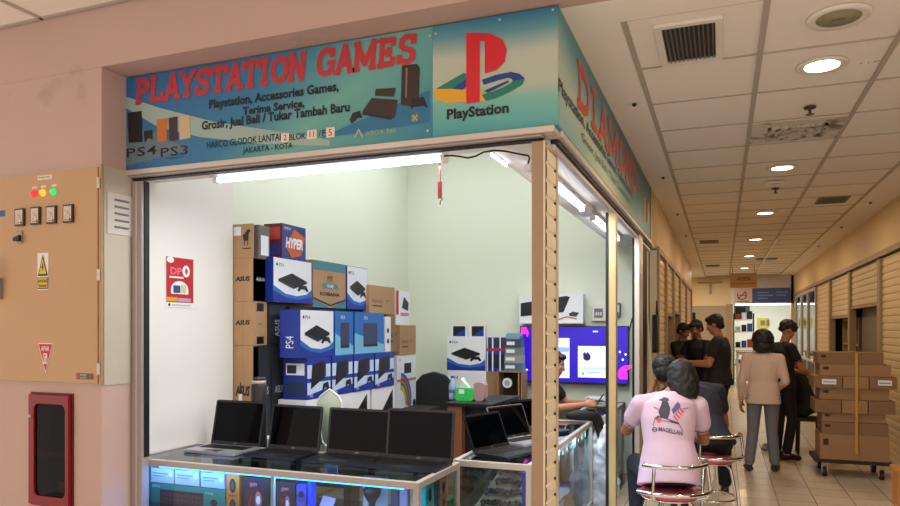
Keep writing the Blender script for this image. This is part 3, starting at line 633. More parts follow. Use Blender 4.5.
a = cp(46, 373.5); f = FY(YC-.0225, a[0], a[1]); hh = cp(46, 343)[1]-a[1]; ww = .058; ra = mat('apar_red', (190, 24, 34), .45)
mb = MB().poly(f, [(0, 0), (ww, hh), (-ww, hh)], M_WHITE, .001).poly(f, [(0, .012), (ww*.9, hh*.965), (-ww*.9, hh*.965)], ra, .002)
mb.text(f, 0, hh*.74, 'APAR', hh*.16, M_WHITE, .003, center=True, bold=.02, width=ww*1.1); mb.rect(f, -ww*.28, ww*.28, hh*.32, hh*.66, M_WHITE, .003); mb.line(f, [(-.008, hh*.38), (-.008, hh*.6), (.006, hh*.6)], .006, ra, .004); mb.line(f, [(.008, hh*.36), (.008, hh*.5)], .006, ra, .004)
mb.build('extinguisher_sticker', t)
a = cp(76.5, 379); b = cp(94, 373.5); mb = MB().rect(fc, a[0], b[0], a[1], b[1], mat('plate_brown', (96, 80, 66), .4), .001)
mb.rect(fc, a[0]+.004, a[0]+.022, a[1]+.005, b[1]-.005, mat('sticker_orange', (180, 90, 50), .5), .002).text(fc, a[0]+.03, a[1]+.018, 'PANEL', .010, M_WHITE, .002, width=.05).text(fc, a[0]+.03, a[1]+.005, 'LISTRIK', .008, M_WHITE, .002, width=.045); mb.build('maker_plate', t)
# louvre plate on the column side
def cs(px, py): p = WX(px, py, XC+.006); return (p.y, p.z)
a = cs(107, 233); b = cs(132, 197); t = thing('louvre_plate', 'small grey louvred vent plate on the side of the column', 'vent', (XC+.005, (a[0]+b[0])/2, a[1]), world=True)
f = FXp(XC+.005)
MB().prism(f, [(a[0], a[1]), (b[0], a[1]), (b[0], b[1]), (a[0], b[1])], .004, mat('louvre_paint', (200, 194, 186), .5)).build('plate', t, .001)
for k in range(5):
    z = a[1]+(b[1]-a[1])*(.16+.165*k); MB().prism(f, [(a[0]+.05, z), (b[0]-.03, z), (b[0]-.03, z+.010), (a[0]+.05, z+.010)], .006, mat('louvre_shade', (110, 104, 100), .5), .004).build('louvre', t)
# fire hose cabinet
a = cp(30, 503); b = cp(69.5, 396)
t = thing('hose_cabinet', 'dark red fire hose cabinet with a rounded window in the left column', 'cabinet', ((a[0]+b[0])/2, YC, a[1]), world=True)
MR = mat('cabinet_red', (132, 18, 28), .4); f = FY(YC-.004)
MB().box(a[0]-.012, b[0]+.012, YC-.008, YC+.0, a[1]-.012, b[1]+.012, mat('cabinet_red_dark', (90, 14, 22), .5)).build('surround', t, .002)
x0, x1, z0, z1 = a[0], b[0], a[1], b[1]; bx = .040
mb = MB()
for q in ((x0, x1, z0, z0+.05), (x0, x1, z1-.05, z1), (x0, x0+bx, z0+.05, z1-.05), (x1-bx*.6, x1, z0+.05, z1-.05)): mb.box(q[0], q[1], YC-.030, YC-.008, q[2], q[3], MR)
for (cx, cz, sx, sz) in ((x0+bx, z0+.05, 1, 1), (x1-bx*.6, z0+.05, -1, 1), (x1-bx*.6, z1-.05, -1, -1), (x0+bx, z1-.05, 1, -1)):
    r = .035; P = [(cx, cz)]+[(cx+sx*(r-r*math.cos(math.radians(tt))), cz+sz*(r-r*math.sin(math.radians(tt)))) for tt in range(0, 91, 15)]
    mb.prism(FY(YC-.0302), P if sx*sz > 0 else P[::-1], -.02, MR)
mb.build('door', t, .002)
MB().box(x0+bx, x1-bx*.6, YC-.018, YC-.015, z0+.05, z1-.05, glassmat('cabinet_glass', (170, 140, 140), -.03)).build('pane', t)
mh = mat('hose_canvas', (120, 74, 66), .8, noise=.15, nscale=30)
mb = MB().box(x0+bx, x1-bx*.6, YC-.009, YC-.008, z0+.05, z1-.05, mat('hose_recess', (44, 14, 16), .7))
for k in range(5): mb.rbox(x0+bx+.010+k*.022, x0+bx+.024+k*.022, YC-.014, YC-.010, z0+.28, z1-.07, mh, .002)
mb.box(x0+bx, x1-bx*.6, YC-.0145, YC-.0142, z0+.27, z0+.30, mat('hose_rack', (150, 130, 116), .5)).box(x1-bx-.05, x1-bx*.6-.02, YC-.0145, YC-.0142, z0+.08, z0+.14, M_WHITE)
mb.build('hose', t)
MB().blob((x0+.018, YC-.035, z0+.50), .010, M_ALUW).build('knob', t)
# red poster on the inner white wall
XI = -3.248
def ip(px, py): p = WX(px, py, XI); return (p.y, p.z)
a = ip(166, 308); b = ip(193, 258); a = (a[0], (a[1]+ip(193, 307)[1])/2); b = (b[0], (b[1]+ip(166, 258)[1])/2)
f = FXp(XI, a[0], a[1]); W, Hh = b[0]-a[0], b[1]-a[1]
pr = mat('poster_red', (190, 30, 44), .5); pk = mat('poster_pink', (236, 110, 120), .5); pw = mat('poster_white', (240, 236, 232), .5)
mb = MB().box(XI-.0, XI+.002, a[0], b[0], a[1], b[1], pw).rect(f, 0, W, Hh*.10, Hh, pr, .003)
mb.text(f, W*.14, Hh*.66, 'DP', Hh*.14, pk, .004, width=W*.42, bold=.03).disc(f, W*.72, Hh*.74, W*.14, pw, .004, ry=Hh*.12).disc(f, W*.72, Hh*.74, W*.05, pr, .005, ry=Hh*.06)
mb.disc(f, W*.14, Hh*.94, W*.13, pw, .004, ry=Hh*.06).rect(f, W*.1, W*.62, Hh*.585, Hh*.62, pw, .004)
mb.disc(f, W*.48, Hh*.36, W*.32, pw, .004, ry=Hh*.17, t0=0, t1=180).rect(f, W*.16, W*.80, Hh*.27, Hh*.36, pw, .0041)
mb.rect(f, W*.24, W*.50, Hh*.29, Hh*.44, mat('poster_navy', (50, 70, 110), .5), .005).rect(f, W*.52, W*.72, Hh*.29, Hh*.46, mat('poster_sage', (190, 200, 150), .5), .005)
mb.rect(f, 0, W*.4, Hh*.12, Hh*.2, YEL, .004).rect(f, W*.42, W*.9, Hh*.12, Hh*.19, mat('poster_lilac', (190, 150, 190), .5), .004).disc(f, W*.1, Hh*.05, W*.04, M_INK2, .004).rect(f, W*.2, W*.9, Hh*.035, Hh*.06, mat('poster_grey', (180, 180, 184), .5), .003)
tag(mb.build('poster'), 'small red promotional poster reading DP 0 taped to the white inner wall', 'poster')

# ---------------------------------------------------------------- tube lights inside
M_TUBE = mat('lit_tube', (255, 255, 255), .5, emit=(236, 244, 255), estr=7)
M_FIX = mat('fixture_white', (226, 226, 232), .4)
def tubelight(name, x0, y0, x1, y1, label, z=2.474):
    t = thing(name, label, 'light', ((x0+x1)/2, (y0+y1)/2, z), world=True, group='tube lights under the soffit')
    if abs(x1-x0) > abs(y1-y0):
        MB().box(x0, x1, y0-.028, y0+.028, z-.025, z, M_FIX).box(x0, x0+.03, y0-.02, y0+.02, z-.065, z-.03, M_FIX).box(x1-.03, x1, y0-.02, y0+.02, z-.065, z-.03, M_FIX).build('housing', t, .003)
    else:
        MB().box(x0-.028, x0+.028, y0, y1, z-.025, z, M_FIX).box(x0-.02, x0+.02, y0, y0+.03, z-.065, z-.03, M_FIX).box(x0-.02, x0+.02, y1-.03, y1, z-.065, z-.03, M_FIX).build('housing', t, .003)
    dx, dy = (.03, 0) if abs(x1-x0) > abs(y1-y0) else (0, .03)
    MB().cyl((x0+dx, y0+dy, z-.052), (x1-dx, y1-dy, z-.050), .012, M_TUBE).build('tube', t)
tubelight('tube_light', -2.71, 3.25, -1.28, 3.25, 'long lit white tube light behind the front banner')
tubelight('tube_light', -.93, 3.60, -.93, 5.02, 'lit tube light along the corridor-side soffit, nearer of two')
tubelight('tube_light', -.93, 5.42, -.93, 6.85, 'lit tube light along the corridor-side soffit, farther of two')
t = thing('lit_strip', 'short thin lit strip along the inner corner of the soffit', 'light', (-1.09, 3.55, 2.42), world=True)  # thin glowing strip along a short stretch of soffit edge
MB().box(-1.10, -1.085, 3.38, 3.66, 2.468, 2.475, M_FIX).build('channel', t); MB().cyl((-1.092, 3.39, 2.461), (-1.092, 3.65, 2.461), .006, M_TUBE).build('tube', t)
for i, x in enumerate((-2.9, -1.9)):  # unseen tubes added above the soffit to even out the shop light
    t = thing('added_ceiling_tube', 'added tube light out of view on the high shop ceiling, '+['over the box stack', 'over the brown desk'][i], 'light', (x, 5.6, 3.8), world=True, group='added high ceiling tubes')
    MB().box(x-.04, x+.04, 3.9, 7.3, 3.82, 3.86, M_FIX).build('housing', t, .003); MB().cyl((x, 3.93, 3.80), (x, 7.27, 3.80), .014, M_TUBE).build('tube', t)
t = thing('junction_box', 'small white cable junction between the two corridor-side tubes', 'fitting', (-.93, 5.2, 2.44), world=True)
MB().rbox(-.98, -.88, 5.12, 5.3, 2.42, 2.474, M_FIX, .015).build('housing', t); MB().tube([(-.93, 5.12, 2.44), (-.92, 5.06, 2.41), (-.93, 5.02, 2.45)], .006, M_FIX).build('cable_stub', t)
pts = [WP(x, y, 3.22) for x, y in ((444, 156), (452, 155.5), (460, 156.5), (468, 158), (476, 156), (484, 152), (494, 150.5), (504, 151), (514, 153), (522, 154.5), (528, 155.5), (529.5, 158), (528, 164), (526.5, 166.5))]
tag(MB().tube(pts, .0045, M_BLACK).build('power_cord'), 'thin black wire from the front tube light to the corner post', 'cord')
t = thing('wall_plug', 'small white plug where the black wire ends by the corner post', 'plug', WP(529, 168, 3.2), world=True)
p = WP(528.5, 168, 3.22); MB().rbox(p.x-.02, p.x+.02, 3.2, 3.24, p.z-.015, p.z+.015, M_FIX, .008).build('plug_body', t); MB().blob((p.x+.012, 3.22, p.z-.03), .016, M_FIX).build('plug_cap', t)
p = WP(440, 165, 3.26)
t = thing('hanging_lanyard', 'thin red lanyard with a metal clip hanging from the tube light', 'lanyard', p, world=True)
mr = mat('lanyard_red', (150, 34, 40), .6)
MB().tube([(p.x, 3.26, 2.415), (p.x-.001, 3.26, 2.33), (p.x, 3.26, 2.29)], .004, mr).rbox(p.x-.010, p.x+.010, 3.255, 3.263, 2.235, 2.315, mr, .003, 'y').build('strap', t)
MB().tube([(p.x-.012, 3.26, 2.23), (p.x, 3.26, 2.235), (p.x+.014, 3.26, 2.228), (p.x+.002, 3.26, 2.218), (p.x, 3.26, 2.20)], .0035, mat('clip_bronze', (130, 110, 80), .35, .6)).build('clip', t)
# ---------------------------------------------------------------- glass display counters
GL = glassmat('counter_glass', (225, 238, 240), .03, .03); GLT = glassmat('counter_glass_top', (200, 215, 230), .10, .03)
M_KICK = mat('counter_kick', (120, 110, 100), .5)
def counter(label, x0, x1, y0, y1, zt, shelf_z, led, frame=M_ALU, top=M_ALUW):
    t = thing('display_counter', label, 'counter', ((x0+x1)/2, (y0+y1)/2, 0), world=True)
    s = .030
    for (x, y) in ((x0, y0), (x1-s, y0), (x0, y1-s), (x1-s, y1-s)): MB().box(x, x+s, y, y+s, 0, zt-.03, frame).build('post', t, .002)
    mb = MB()
    for z0, z1, m in ((zt-.034, zt-.003, frame), (zt-.003, zt, top), (.14, .17, frame)):
        mb.box(x0, x1, y0, y0+s, z0, z1, m).box(x0, x1, y1-s, y1, z0, z1, m).box(x0, x0+s, y0+s, y1-s, z0, z1, m).box(x1-s, x1, y0+s, y1-s, z0, z1, m)
    mb.build('frame', t, .0015)
    MB().box(x0+s, x1-s, y0+s, y1-s, zt-.012, zt-.006, GLT).build('glass_top', t)
    MB().box(x0+s, x1-s, y0+.010, y0+.014, .17, zt-.034, GL).build('front_glass', t)
    MB().box(x1-.014, x1-.010, y0+s, y1-s, .17, zt-.034, GL).build('side_glass', t)
    MB().box(x0+.010, x0+.014, y0+s, y1-s, .17, zt-.034, GL).build('side_glass', t)
    for z in shelf_z: MB().box(x0+.02, x1-.02, y0+.03, y1-.03, z-.006, z, GLT).build('shelf', t)
    MB().box(x0+.005, x1-.005, y0+.005, y1-.005, .02, .14, M_KICK).box(x0+.02, x1-.02, y0+.02, y1-.02, .14, .15, M_WHITE).build('base', t)
    if led:
        m, a = led; MB().box(*a, m).build('lit_strip', t)
    return t
ZT = .82
LB = mat('led_blue', (60, 170, 255), .5, emit=(40, 150, 255), estr=7); LW = mat('led_white', (220, 240, 255), .5, emit=(200, 230, 255), estr=7)
X1a, X1b = -3.245, -1.385
counter('glass-topped display counter across the front holding four open laptops', X1a, X1b, 3.14, 3.72, ZT, (.55,), (LB, (X1a+.2, X1b-.1, 3.175, 3.19, ZT-.048, ZT-.036)))
X2a, X2b = -1.45, -.985
counter('inner glass counter behind the corner post with bagged controllers inside', X2a, X2b, 3.77, 5.75, ZT, (.42,), (LW, (X2b-.05, X2b-.035, 3.85, 5.65, ZT-.048, ZT-.036)), M_ALUW)
counter('far glass counter along the corridor side below the television', -1.24, -.93, 6.10, 7.25, ZT, (.42,), None, M_ALUW)

# goods inside the front counter
fgd = 3.24
def carton(name, label, cat, x0, x1, z0, z1, y, dep, m, art=None, group=None, px=True, bev=0):
    """front face on plane Y=y; pixel edges give its width and top"""
    mb = MB().box(x0, x1, y, y+dep, z0, z1, m)
    if art: art(mb, FY(y, x0, z0), x1-x0, z1-z0)
    return tag(mb.build(name, None, bev), label, cat, group)
def cx(px, Y=fgd): return UY(px, Y)[1]
def cz(px, py, Y=fgd): return WP(px, py, Y).z
tan = mat('card_beige', (196, 170, 146), .5); lil = mat('card_beige_led_tint', (186, 176, 206), .5)  # second tone is the beige card with LED tint put in
def art_card(mb, f, w, h):
    mb.rect(f, w*.1, w*.75, h*.5, h*.56, mat('ink_grey', (120, 110, 100), .5)).rect(f, w*.1, w*.6, h*.36, h*.4, mat('ink_grey', (120, 110, 100), .5)).disc(f, w*.88, h*.5, h*.12, M_WHITE).rect(f, w*.06, w*.5, h*.82, h*.9, mat('ink_red', (150, 50, 40), .5))
for i, (a, b, m) in enumerate(((151, 173.5, tan), (175, 199, tan), (201, 224, lil))):
    xa_, xb_ = cx(a), cx(b)
    carton('adapter_box', ['beige adapter box at the left end of the front counter', 'beige adapter box, middle of three over the green box', 'lilac-lit adapter box beside the orange controller pack'][i], 'box', xa_, xb_, .665, .665+.105, fgd, .1, m, art_card, 'adapter boxes on the green box')
gr = mat('carton_green', (34, 120, 92), .5)
def art_green(mb, f, w, h):
    mb.rect(f, w*.14, w*.72, h*.15, h*.80, mat('keyboard_print', (58, 34, 34), .5)).disc(f, w*.86, h*.5, h*.16, M_BLACK, ry=h*.12)
    for r in range(3):
        for c in range(11): mb.rect(f, w*(.165+.05*c), w*(.165+.05*c+.036), h*(.22+.18*r), h*(.22+.18*r+.11), mat('key_red', (110, 44, 44), .5), .002)
    mb.text(f, w*.04, h*.86, 'REXUS', h*.09, M_WHITE, .002).text(f, w*.75, h*.8, 'Gaming', h*.08, M_WHITE, .002)
x_ = cx(150); carton('keyboard_box', 'wide green keyboard box with a dark window in the front counter', 'box', x_, cx(225), .50, .66, fgd, .16, gr, art_green)
org = mat('carton_orange', (222, 112, 34), .5)
def art_org(mb, f, w, h):
    for q in (.72, .28): mb.disc(f, w*.5, h*q, w*.24, M_BLACK, .002, ry=h*.15); mb.disc(f, w*.5, h*q, w*.13, mat('pad_grey', (70, 66, 66), .5), .003, ry=h*.1)
    mb.rect(f, w*.2, w*.8, h*.49, h*.52, M_RED)
carton('controller_pack', 'orange controller pack with two black remotes in the front counter', 'pack', cx(226.5), cx(239), .50, .765, fgd, .08, org, art_org)
redd = mat('carton_darkred', (86, 20, 28), .4)
def art_red(mb, f, w, h):
    mb.rect(f, w*.06, w*.94, h*.05, h*.92, mat('print_black_blue', (24, 20, 34), .4)).rect(f, w*.12, w*.62, h*.08, h*.74, redd, .002).text(f, w*.3, h*.82, 'gen', h*.1, mat('coral', (226, 90, 80), .4), .003, bold=.02)
    mb.disc(f, w*.62, h*.5, w*.13, mat('coral', (226, 90, 80), .4), .003, ry=h*.2).disc(f, w*.62, h*.5, w*.08, M_WHITE, .004, ry=h*.10).line(f, [(w*.2, h*.2), (w*.36, h*.6)], w*.05, mat('coral_dim', (150, 50, 50), .4), .003)
carton('game_pad_box', 'dark red gamepad box left of the divider in the front counter', 'box', cx(242), cx(269), .50, .745, fgd, .09, M_BLACK, art_red, 'dark red gamepad boxes')
carton('game_pad_box', 'dark red gamepad box right of the divider in the front counter', 'box', cx(276), cx(295), .50, .735, fgd, .09, M_BLACK, art_red, 'dark red gamepad boxes')
def art_bl(mb, f, w, h): mb.rect(f, w*.1, w*.9, h*.35, h*.6, mat('ink_purple', (110, 80, 120), .5)).disc(f, w*.5, h*.78, w*.3, M_BLACK, ry=h*.08).rect(f, w*.1, w*.9, h*.1, h*.2, M_WHITE)
carton('cable_pack', 'small purple-grey cable pack beside the right gamepad box', 'pack', cx(296.5), cx(306), .50, .73, fgd, .06, mat('pack_blue', (50, 54, 130), .4), art_bl)
tag(MB().rbox(cx(307.5), cx(311.5), fgd, fgd+.05, .50, .76, mat('blue_plastic', (20, 60, 200), .3), .006).build('blue_tube_pack'), 'narrow vivid blue upright pack in the front counter', 'pack')
# metal divider, lower cartons that carry the goods, game controllers and odds on the right
t = thing('counter_divider', 'slim pale aluminium divider standing between the two gamepad boxes', 'divider', (cx(272.5, 3.17), 3.17, .15), world=True)
MB().box(cx(271, 3.17), cx(274, 3.17), 3.165, 3.185, .15, .78, M_ALUW).build('bar', t, .002); MB().box(cx(270, 3.17), cx(275, 3.17), 3.16, 3.19, .15, .165, M_ALUW).build('foot', t)
M_PAD = mat('pad_black', (30, 30, 36), .35); M_BAG = mat('pad_navy', (28, 34, 56), .3)
def gamepad(name, label, loc, rot, m, group, s=1.0, tilt=0):
    t = thing(name, label, 'controller', loc, rot, group); t.scale = (s, s, s); t.rotation_euler = (tilt, 0, rot)
    mb = MB().blob((0, 0, .022), (.052, .032, .018), m, 14)
    for q in (-1, 1): mb.blob((q*.055, .005, .022), (.030, .030, .020), m, 12).blob((q*.066, -.028, .020), (.017, .036, .016), m, 12, Matrix.Rotation(q*.25, 3, 'Z'))
    mb.build('shell', t)
    for q in (-1, 1): MB().cyl((q*.026, -.012, .034), (q*.026, -.012, .048), .009, M_BLACK).cyl((q*.026, -.012, .046), (q*.026, -.012, .050), .012, M_BLACK).build('stick', t)
    mb = MB()
    for a in range(4): mb.blob((.055+.011*math.cos(a*math.pi/2), .008+.011*math.sin(a*math.pi/2), .041), .004, mat('pad_button', (120, 126, 140), .4), 8)
    mb.box(-.066, -.044, .004, .011, .038, .044, m).box(-.0585, -.0515, -.003, .018, .038, .044, m); mb.build('buttons', t)
    return t
lowm = mat('low_carton', (150, 136, 130), .5)
k = 0
for x0_, x1_, z_, m_ in ((cx(150), cx(225), .498, mat('stock_brown', (120, 86, 60), .6)), (cx(226), cx(240), .498, mat('stock_grey', (90, 90, 96), .6)), (cx(241), cx(270), .498, mat('stock_dark', (40, 38, 44), .6)), (cx(275), cx(312), .498, mat('stock_dark', (40, 38, 44), .6))):
    mb = MB().box(x0_, x1_, fgd, fgd+.2, .151, z_, m_); mb.rect(FY(fgd, x0_, .151), .02, x1_-x0_-.02, .1, .2, M_WHITE)
    tag(mb.build('stock_carton'), ['large brown stock carton under the green keyboard box', 'grey stock carton under the orange pack', 'dark stock carton under the left gamepad box', 'dark stock carton under the right gamepad box'][k], 'box'); k += 1
pads = [(-2.0+.0, .56, 'dark gamepad'), ]
for i, (px, yy, r) in enumerate(((330, 3.30, .3), (345, 3.36, -.2), (362, 3.28, .1), (385, 3.34, .5))):
    gamepad('game_controller', ['dark gamepad lying left in the blue-lit part of the front counter', 'dark gamepad lying second in the blue-lit part of the front counter', 'dark gamepad under the third laptop in the front counter', 'dark gamepad at the right end of the blue-lit shelf'][i], (cx(px, yy), yy, .551), r, M_PAD, 'gamepads on the front counter shelf')
t = thing('cardboard_insert', 'pinkish cardboard display piece leaning in the front counter', 'card', (cx(322), 3.3, .551), world=True)
MB().hexa([(cx(314), 3.25, .551), (cx(327), 3.25, .551), (cx(327), 3.26, .551), (cx(314), 3.26, .551), (cx(314), 3.33, .66), (cx(327), 3.33, .65), (cx(327), 3.34, .65), (cx(314), 3.34, .66)], mat('pink_card', (190, 140, 150), .6)).build('card', t)
t = thing('figure_stand', 'black bust-shaped headset stand beside a white panel in the front counter', 'stand', (cx(374, 3.4), 3.4, .551), world=True)
X = cx(372, 3.4); MB().lathe((X, 3.4, .551), [(.035, 0), (.03, .01), (.014, .03), (.02, .08), (.045, .12), (.05, .15), (.03, .17), (0, .175)], M_BLACK, 16).build('bust', t)
MB().box(X-.09, X+.06, 3.47, 3.48, .551, .76, M_WHITE).build('back_card', t)
for i, px in enumerate((395, 404)):
    X = cx(px, 3.4); tag(MB().rbox(X-.02, X+.03, 3.38, 3.42, .551, .74-.02*i, mat('blister%d' % i, [(60, 62, 76), (170, 140, 150)][i], .4), .008).build('blister_pack'), ['slim dark blister pack right of the bust in the front counter', 'pale pink blister pack near the right end of the front counter'][i], 'pack')
# packs at the right end, seen through the side glass
for i, (px0, px1, m_, zz) in enumerate(((425.5, 434, (40, 170, 150), .775), (435, 439, (40, 60, 100), .76), (440, 447, (200, 110, 70), .77), (448.5, 456, (50, 130, 60), .62))):
    a = WX(px0, 480, X1b-.03).y; b = WX(px1, 480, X1b-.03).y
    mb = MB().box(X1b-.10, X1b-.03, a, b, .551, zz, mat('endpack%d' % i, m_, .45)); f = FXp(X1b-.03, a, .551); w_ = b-a; h_ = zz-.551
    if i != 3:
        for q in (.3, .72): mb.disc(f, w_*.5, h_*q, w_*.2, M_BLACK, ry=h_*.16)
    tag(mb.build('controller_pack' if i != 1 else 'slim_pack'), ['teal pack with two black ovals at the right end of the front counter', 'slim navy pack between the teal and orange packs', 'orange pack with black ovals behind the teal one', 'short green pack at the rear right of the front counter'][i], 'pack')

# goods in the inner counter: rows of bagged controllers on a stepped tray
t = thing('stepped_tray', 'sloping beige cardboard tray under bagged controllers in the inner counter', 'tray', (-1.2, 4.0, .42), world=True)
MB().hexa([(-1.41, 3.83, .421), (-1.03, 3.83, .421), (-1.03, 4.6, .421), (-1.41, 4.6, .421), (-1.41, 3.83, .44), (-1.03, 3.83, .44), (-1.03, 4.6, .62), (-1.41, 4.6, .62)], mat('tray_card', (190, 160, 128), .6)).build('tray', t)
k = 0
for r in range(5):
    for c in range(3):
        x = -1.34+c*.125+(.03 if r % 2 else 0); y = 3.92+r*.15; z = .44+(y-3.83)*.234+.005
        gamepad('bagged_controller', 'dark bagged gamepad, %s in the %s row of the inner counter' % (['left', 'middle', 'right'][c], ['front', 'second', 'third', 'fourth', 'rear'][r]), (x, y, z), .4+.35*((r*3+c) % 3), [M_BAG, M_PAD, mat('pad_slate', (58, 60, 72), .35)][(r+c) % 3], 'bagged gamepads on the tray', .82, .23)
tag(MB().box(X2b-.07, X2b-.04, 3.84, 3.95, .421, .76, mat('blue_glow_paint', (20, 60, 210), .3)).build('blue_glow_panel'), 'tall panel painted with the blue glow at the front right of the inner counter', 'pack')  # blue glow of the counter put into the panel's colour
mp = [mat('phone_pack_%d' % i, c, .35) for i, c in enumerate([(206, 210, 216), (46, 46, 52), (140, 100, 80), (90, 94, 104), (60, 110, 70)])]
for k in range(12):
    y = 4.02+k*.14; mb = MB().box(X2b-.05, X2b-.035, y, y+.085, .50+(k % 3)*.02, .765, mp[k % 4]).rect(FXp(X2b-.035, y, .5), .012, .073, .05, .19, mp[(k+1) % 4]).rect(FXp(X2b-.035, y, .5), .02, .06, .21, .235, M_WHITE)
    tag(mb.build('accessory_pack'), '%s hanging accessory pack in the side glass, number %s from the post' % (['white', 'black', 'brown', 'grey'][k % 4], ['one', 'two', 'three', 'four', 'five', 'six', 'seven', 'eight', 'nine', 'ten', 'eleven', 'twelve'][k]), 'pack', 'accessory packs behind the side glass')
for k in range(4):
    y = 4.2+k*.36; tag(MB().rbox(X2b-.16, X2b-.03, y, y+.22, .151, .41, mp[[4, 0, 2, 3][k]], .01).build('lower_pack'), ['green', 'white', 'brown', 'grey'][k]+' box on the bottom of the inner counter', 'box')

# ---------------------------------------------------------------- laptops
M_LAP = mat('laptop_black', (22, 22, 26), .35); M_SIL = mat('laptop_silver', (176, 176, 180), .35, .5); M_SCR = mat('screen_off', (3, 4, 7), .04, spec=.12); M_KEY = mat('laptop_keys', (10, 10, 12), .5)
def laptop(label, loc, rot, w=.37, dp=.25, h=.235, lid=100, base=M_LAP, sil=False, group='open laptops on the counters', badge='ASUS'):
    t = thing('laptop', label, 'laptop', loc, rot, group)
    mb = MB().rbox(-w/2, w/2, -dp/2, dp/2, .003, .018, base, .012); mb.rbox(-w*.15, w*.15, -dp/2+.012, -dp/2+.075, .018, .0186, mat('touchpad', (50, 50, 56), .3) if not sil else mat('touchpad_s', (150, 150, 156), .3), .004)
    for x in (-w*.42, w*.42):
        for y in (-dp*.42, dp*.42): mb.cyl((x, y, 0), (x, y, .004), .008, M_BLACK, n=8)
    mb.build('base', t)
    mb = MB()
    for r in range(5):
        for c in range(13):
            x = -w*.43+c*w*.0665; y = -dp*.05+r*.022; mb.box(x, x+w*.055, y, y+.017, .018, .0205, M_KEY)
    mb.build('keyboard', t)
    a = math.radians(lid-90); u = Vector((1, 0, 0)); v = Vector((0, math.sin(a), math.cos(a))); f = Fr((0, dp/2-.005, .018), u, v)
    mb = MB(); r = .012
    P = [(-w/2, 0), (w/2, 0), (w/2, h-r), (w/2-r*.3, h-r*.3), (w/2-r, h), (-w/2+r, h), (-w/2+r*.3, h-r*.3), (-w/2, h-r)]
    mb.prism(f, P, .008, M_LAP if not sil else M_SIL, -.008); mb.rect(f, -w/2+.003, w/2-.003, .004, h-.004, M_LAP, .0005); ld = mb.build('lid', t)
    mb = MB().rect(f, -w/2+.014, w/2-.014, .022, h-.014, M_SCR, .0012); mb.text(f, 0, .007, badge, .008, M_ALUW, .0014, center=True); s = mb.build('screen', None); s.parent = ld
    MB().cyl((-w*.36, dp/2-.004, .019), (-w*.28, dp/2-.004, .019), .006, M_BLACK, n=8).cyl((w*.28, dp/2-.004, .019), (w*.36, dp/2-.004, .019), .006, M_BLACK, n=8).build('hinge', t)
    return t
def lapat(px0, px1, ypx, Y, **k):
    pass
ZL = ZT-.005
# hinge line px spans on the counter: (213-262), (262-322), (328-392), (389-453)
for (label, pxm, wpx, yh, rot, hh, lid, kw) in (
    ('open black laptop with glossy dark screen, leftmost on the front counter, silver keyboard deck', 234.5, 60.5, 3.66, -.02, .285, 102, dict(sil=False, base=M_SIL)),
    ('open black laptop second from left on the front counter', 292, 61.5, 3.66, -.05, .272, 100, {}),
    ('open black laptop third from left on the front counter, reflecting the lamps', 356, 71, 3.65, -.03, .270, 98, {}),
    ('open black laptop at the right end of the front counter', 418, 74, 3.63, -.02, .285, 97, {})):
    d, X = UY(pxm, yh); wv = wpx*d/FP
    laptop(label, (X, yh-.12, ZL), rot, w=wv, h=hh, lid=lid, **kw)
laptop('open black laptop on the inner counter turned towards the corridor', (-1.215, 4.10, ZL), math.radians(70), w=.36, h=.23, lid=112, group='laptops on the inner counter')
laptop('open silver laptop behind the black one on the inner counter', (-1.215, 4.56, ZL), math.radians(64), w=.36, h=.23, lid=112, base=M_SIL, sil=True, group='laptops on the inner counter')
laptop('open dark laptop farthest along the inner counter', (-1.22, 5.02, ZL), math.radians(60), w=.35, h=.22, lid=108, group='laptops on the inner counter')

# ---------------------------------------------------------------- boxes
KR = mat('kraft_card', (178, 140, 100), .7, noise=.06, nscale=12); KR2 = mat('kraft_card_dark', (150, 116, 82), .7, noise=.06, nscale=12)
PSB = mat('box_blue', (24, 52, 150), .4); PSB2 = mat('box_blue_bright', (40, 110, 190), .4); PSW = mat('box_white', (232, 234, 238), .4); CB = mat('console_black', (22, 24, 28), .4); CB2 = mat('console_edge', (50, 52, 58), .4)
INK = mat('kraft_ink', (50, 36, 28), .6); DK = mat('box_charcoal', (46, 50, 58), .5); LTB = mat('box_light_blue', (120, 190, 220), .4)
def a_ps4(mb, f, w, h):
    """white front, blue wave below, black console and pad"""
    mb.rect(f, w*.01, w*.99, h*.01, h*.99, PSW)
    mb.poly(f, [(0, 0), (w, 0), (w, h*.34), (w*.86, h*.22), (w*.6, h*.16), (w*.3, h*.20), (0, h*.38)], PSB2, .0015)
    mb.poly(f, [(0, 0), (w, 0), (w, h*.16), (w*.6, h*.08), (w*.3, h*.12), (0, h*.26)], PSB, .002)
    mb.poly(f, [(w*.12, h*.52), (w*.50, h*.38), (w*.86, h*.52), (w*.46, h*.68)], CB, .003).poly(f, [(w*.12, h*.52), (w*.12, h*.47), (w*.50, h*.32), (w*.50, h*.38)], CB2, .003).poly(f, [(w*.50, h*.38), (w*.50, h*.32), (w*.86, h*.47), (w*.86, h*.52)], CB, .0032)
    mb.poly(f, [(w*.60, h*.30), (w*.66, h*.42), (w*.84, h*.42), (w*.90, h*.30), (w*.86, h*.27), (w*.80, h*.33), (w*.70, h*.33), (w*.64, h*.27)], CB, .004)
    mb.text(f, w*.14, h*.80, 'PS4', h*.085, CB, .003, space=1.1); mb.disc(f, w*.09, h*.845, h*.035, CB, .003, 8)
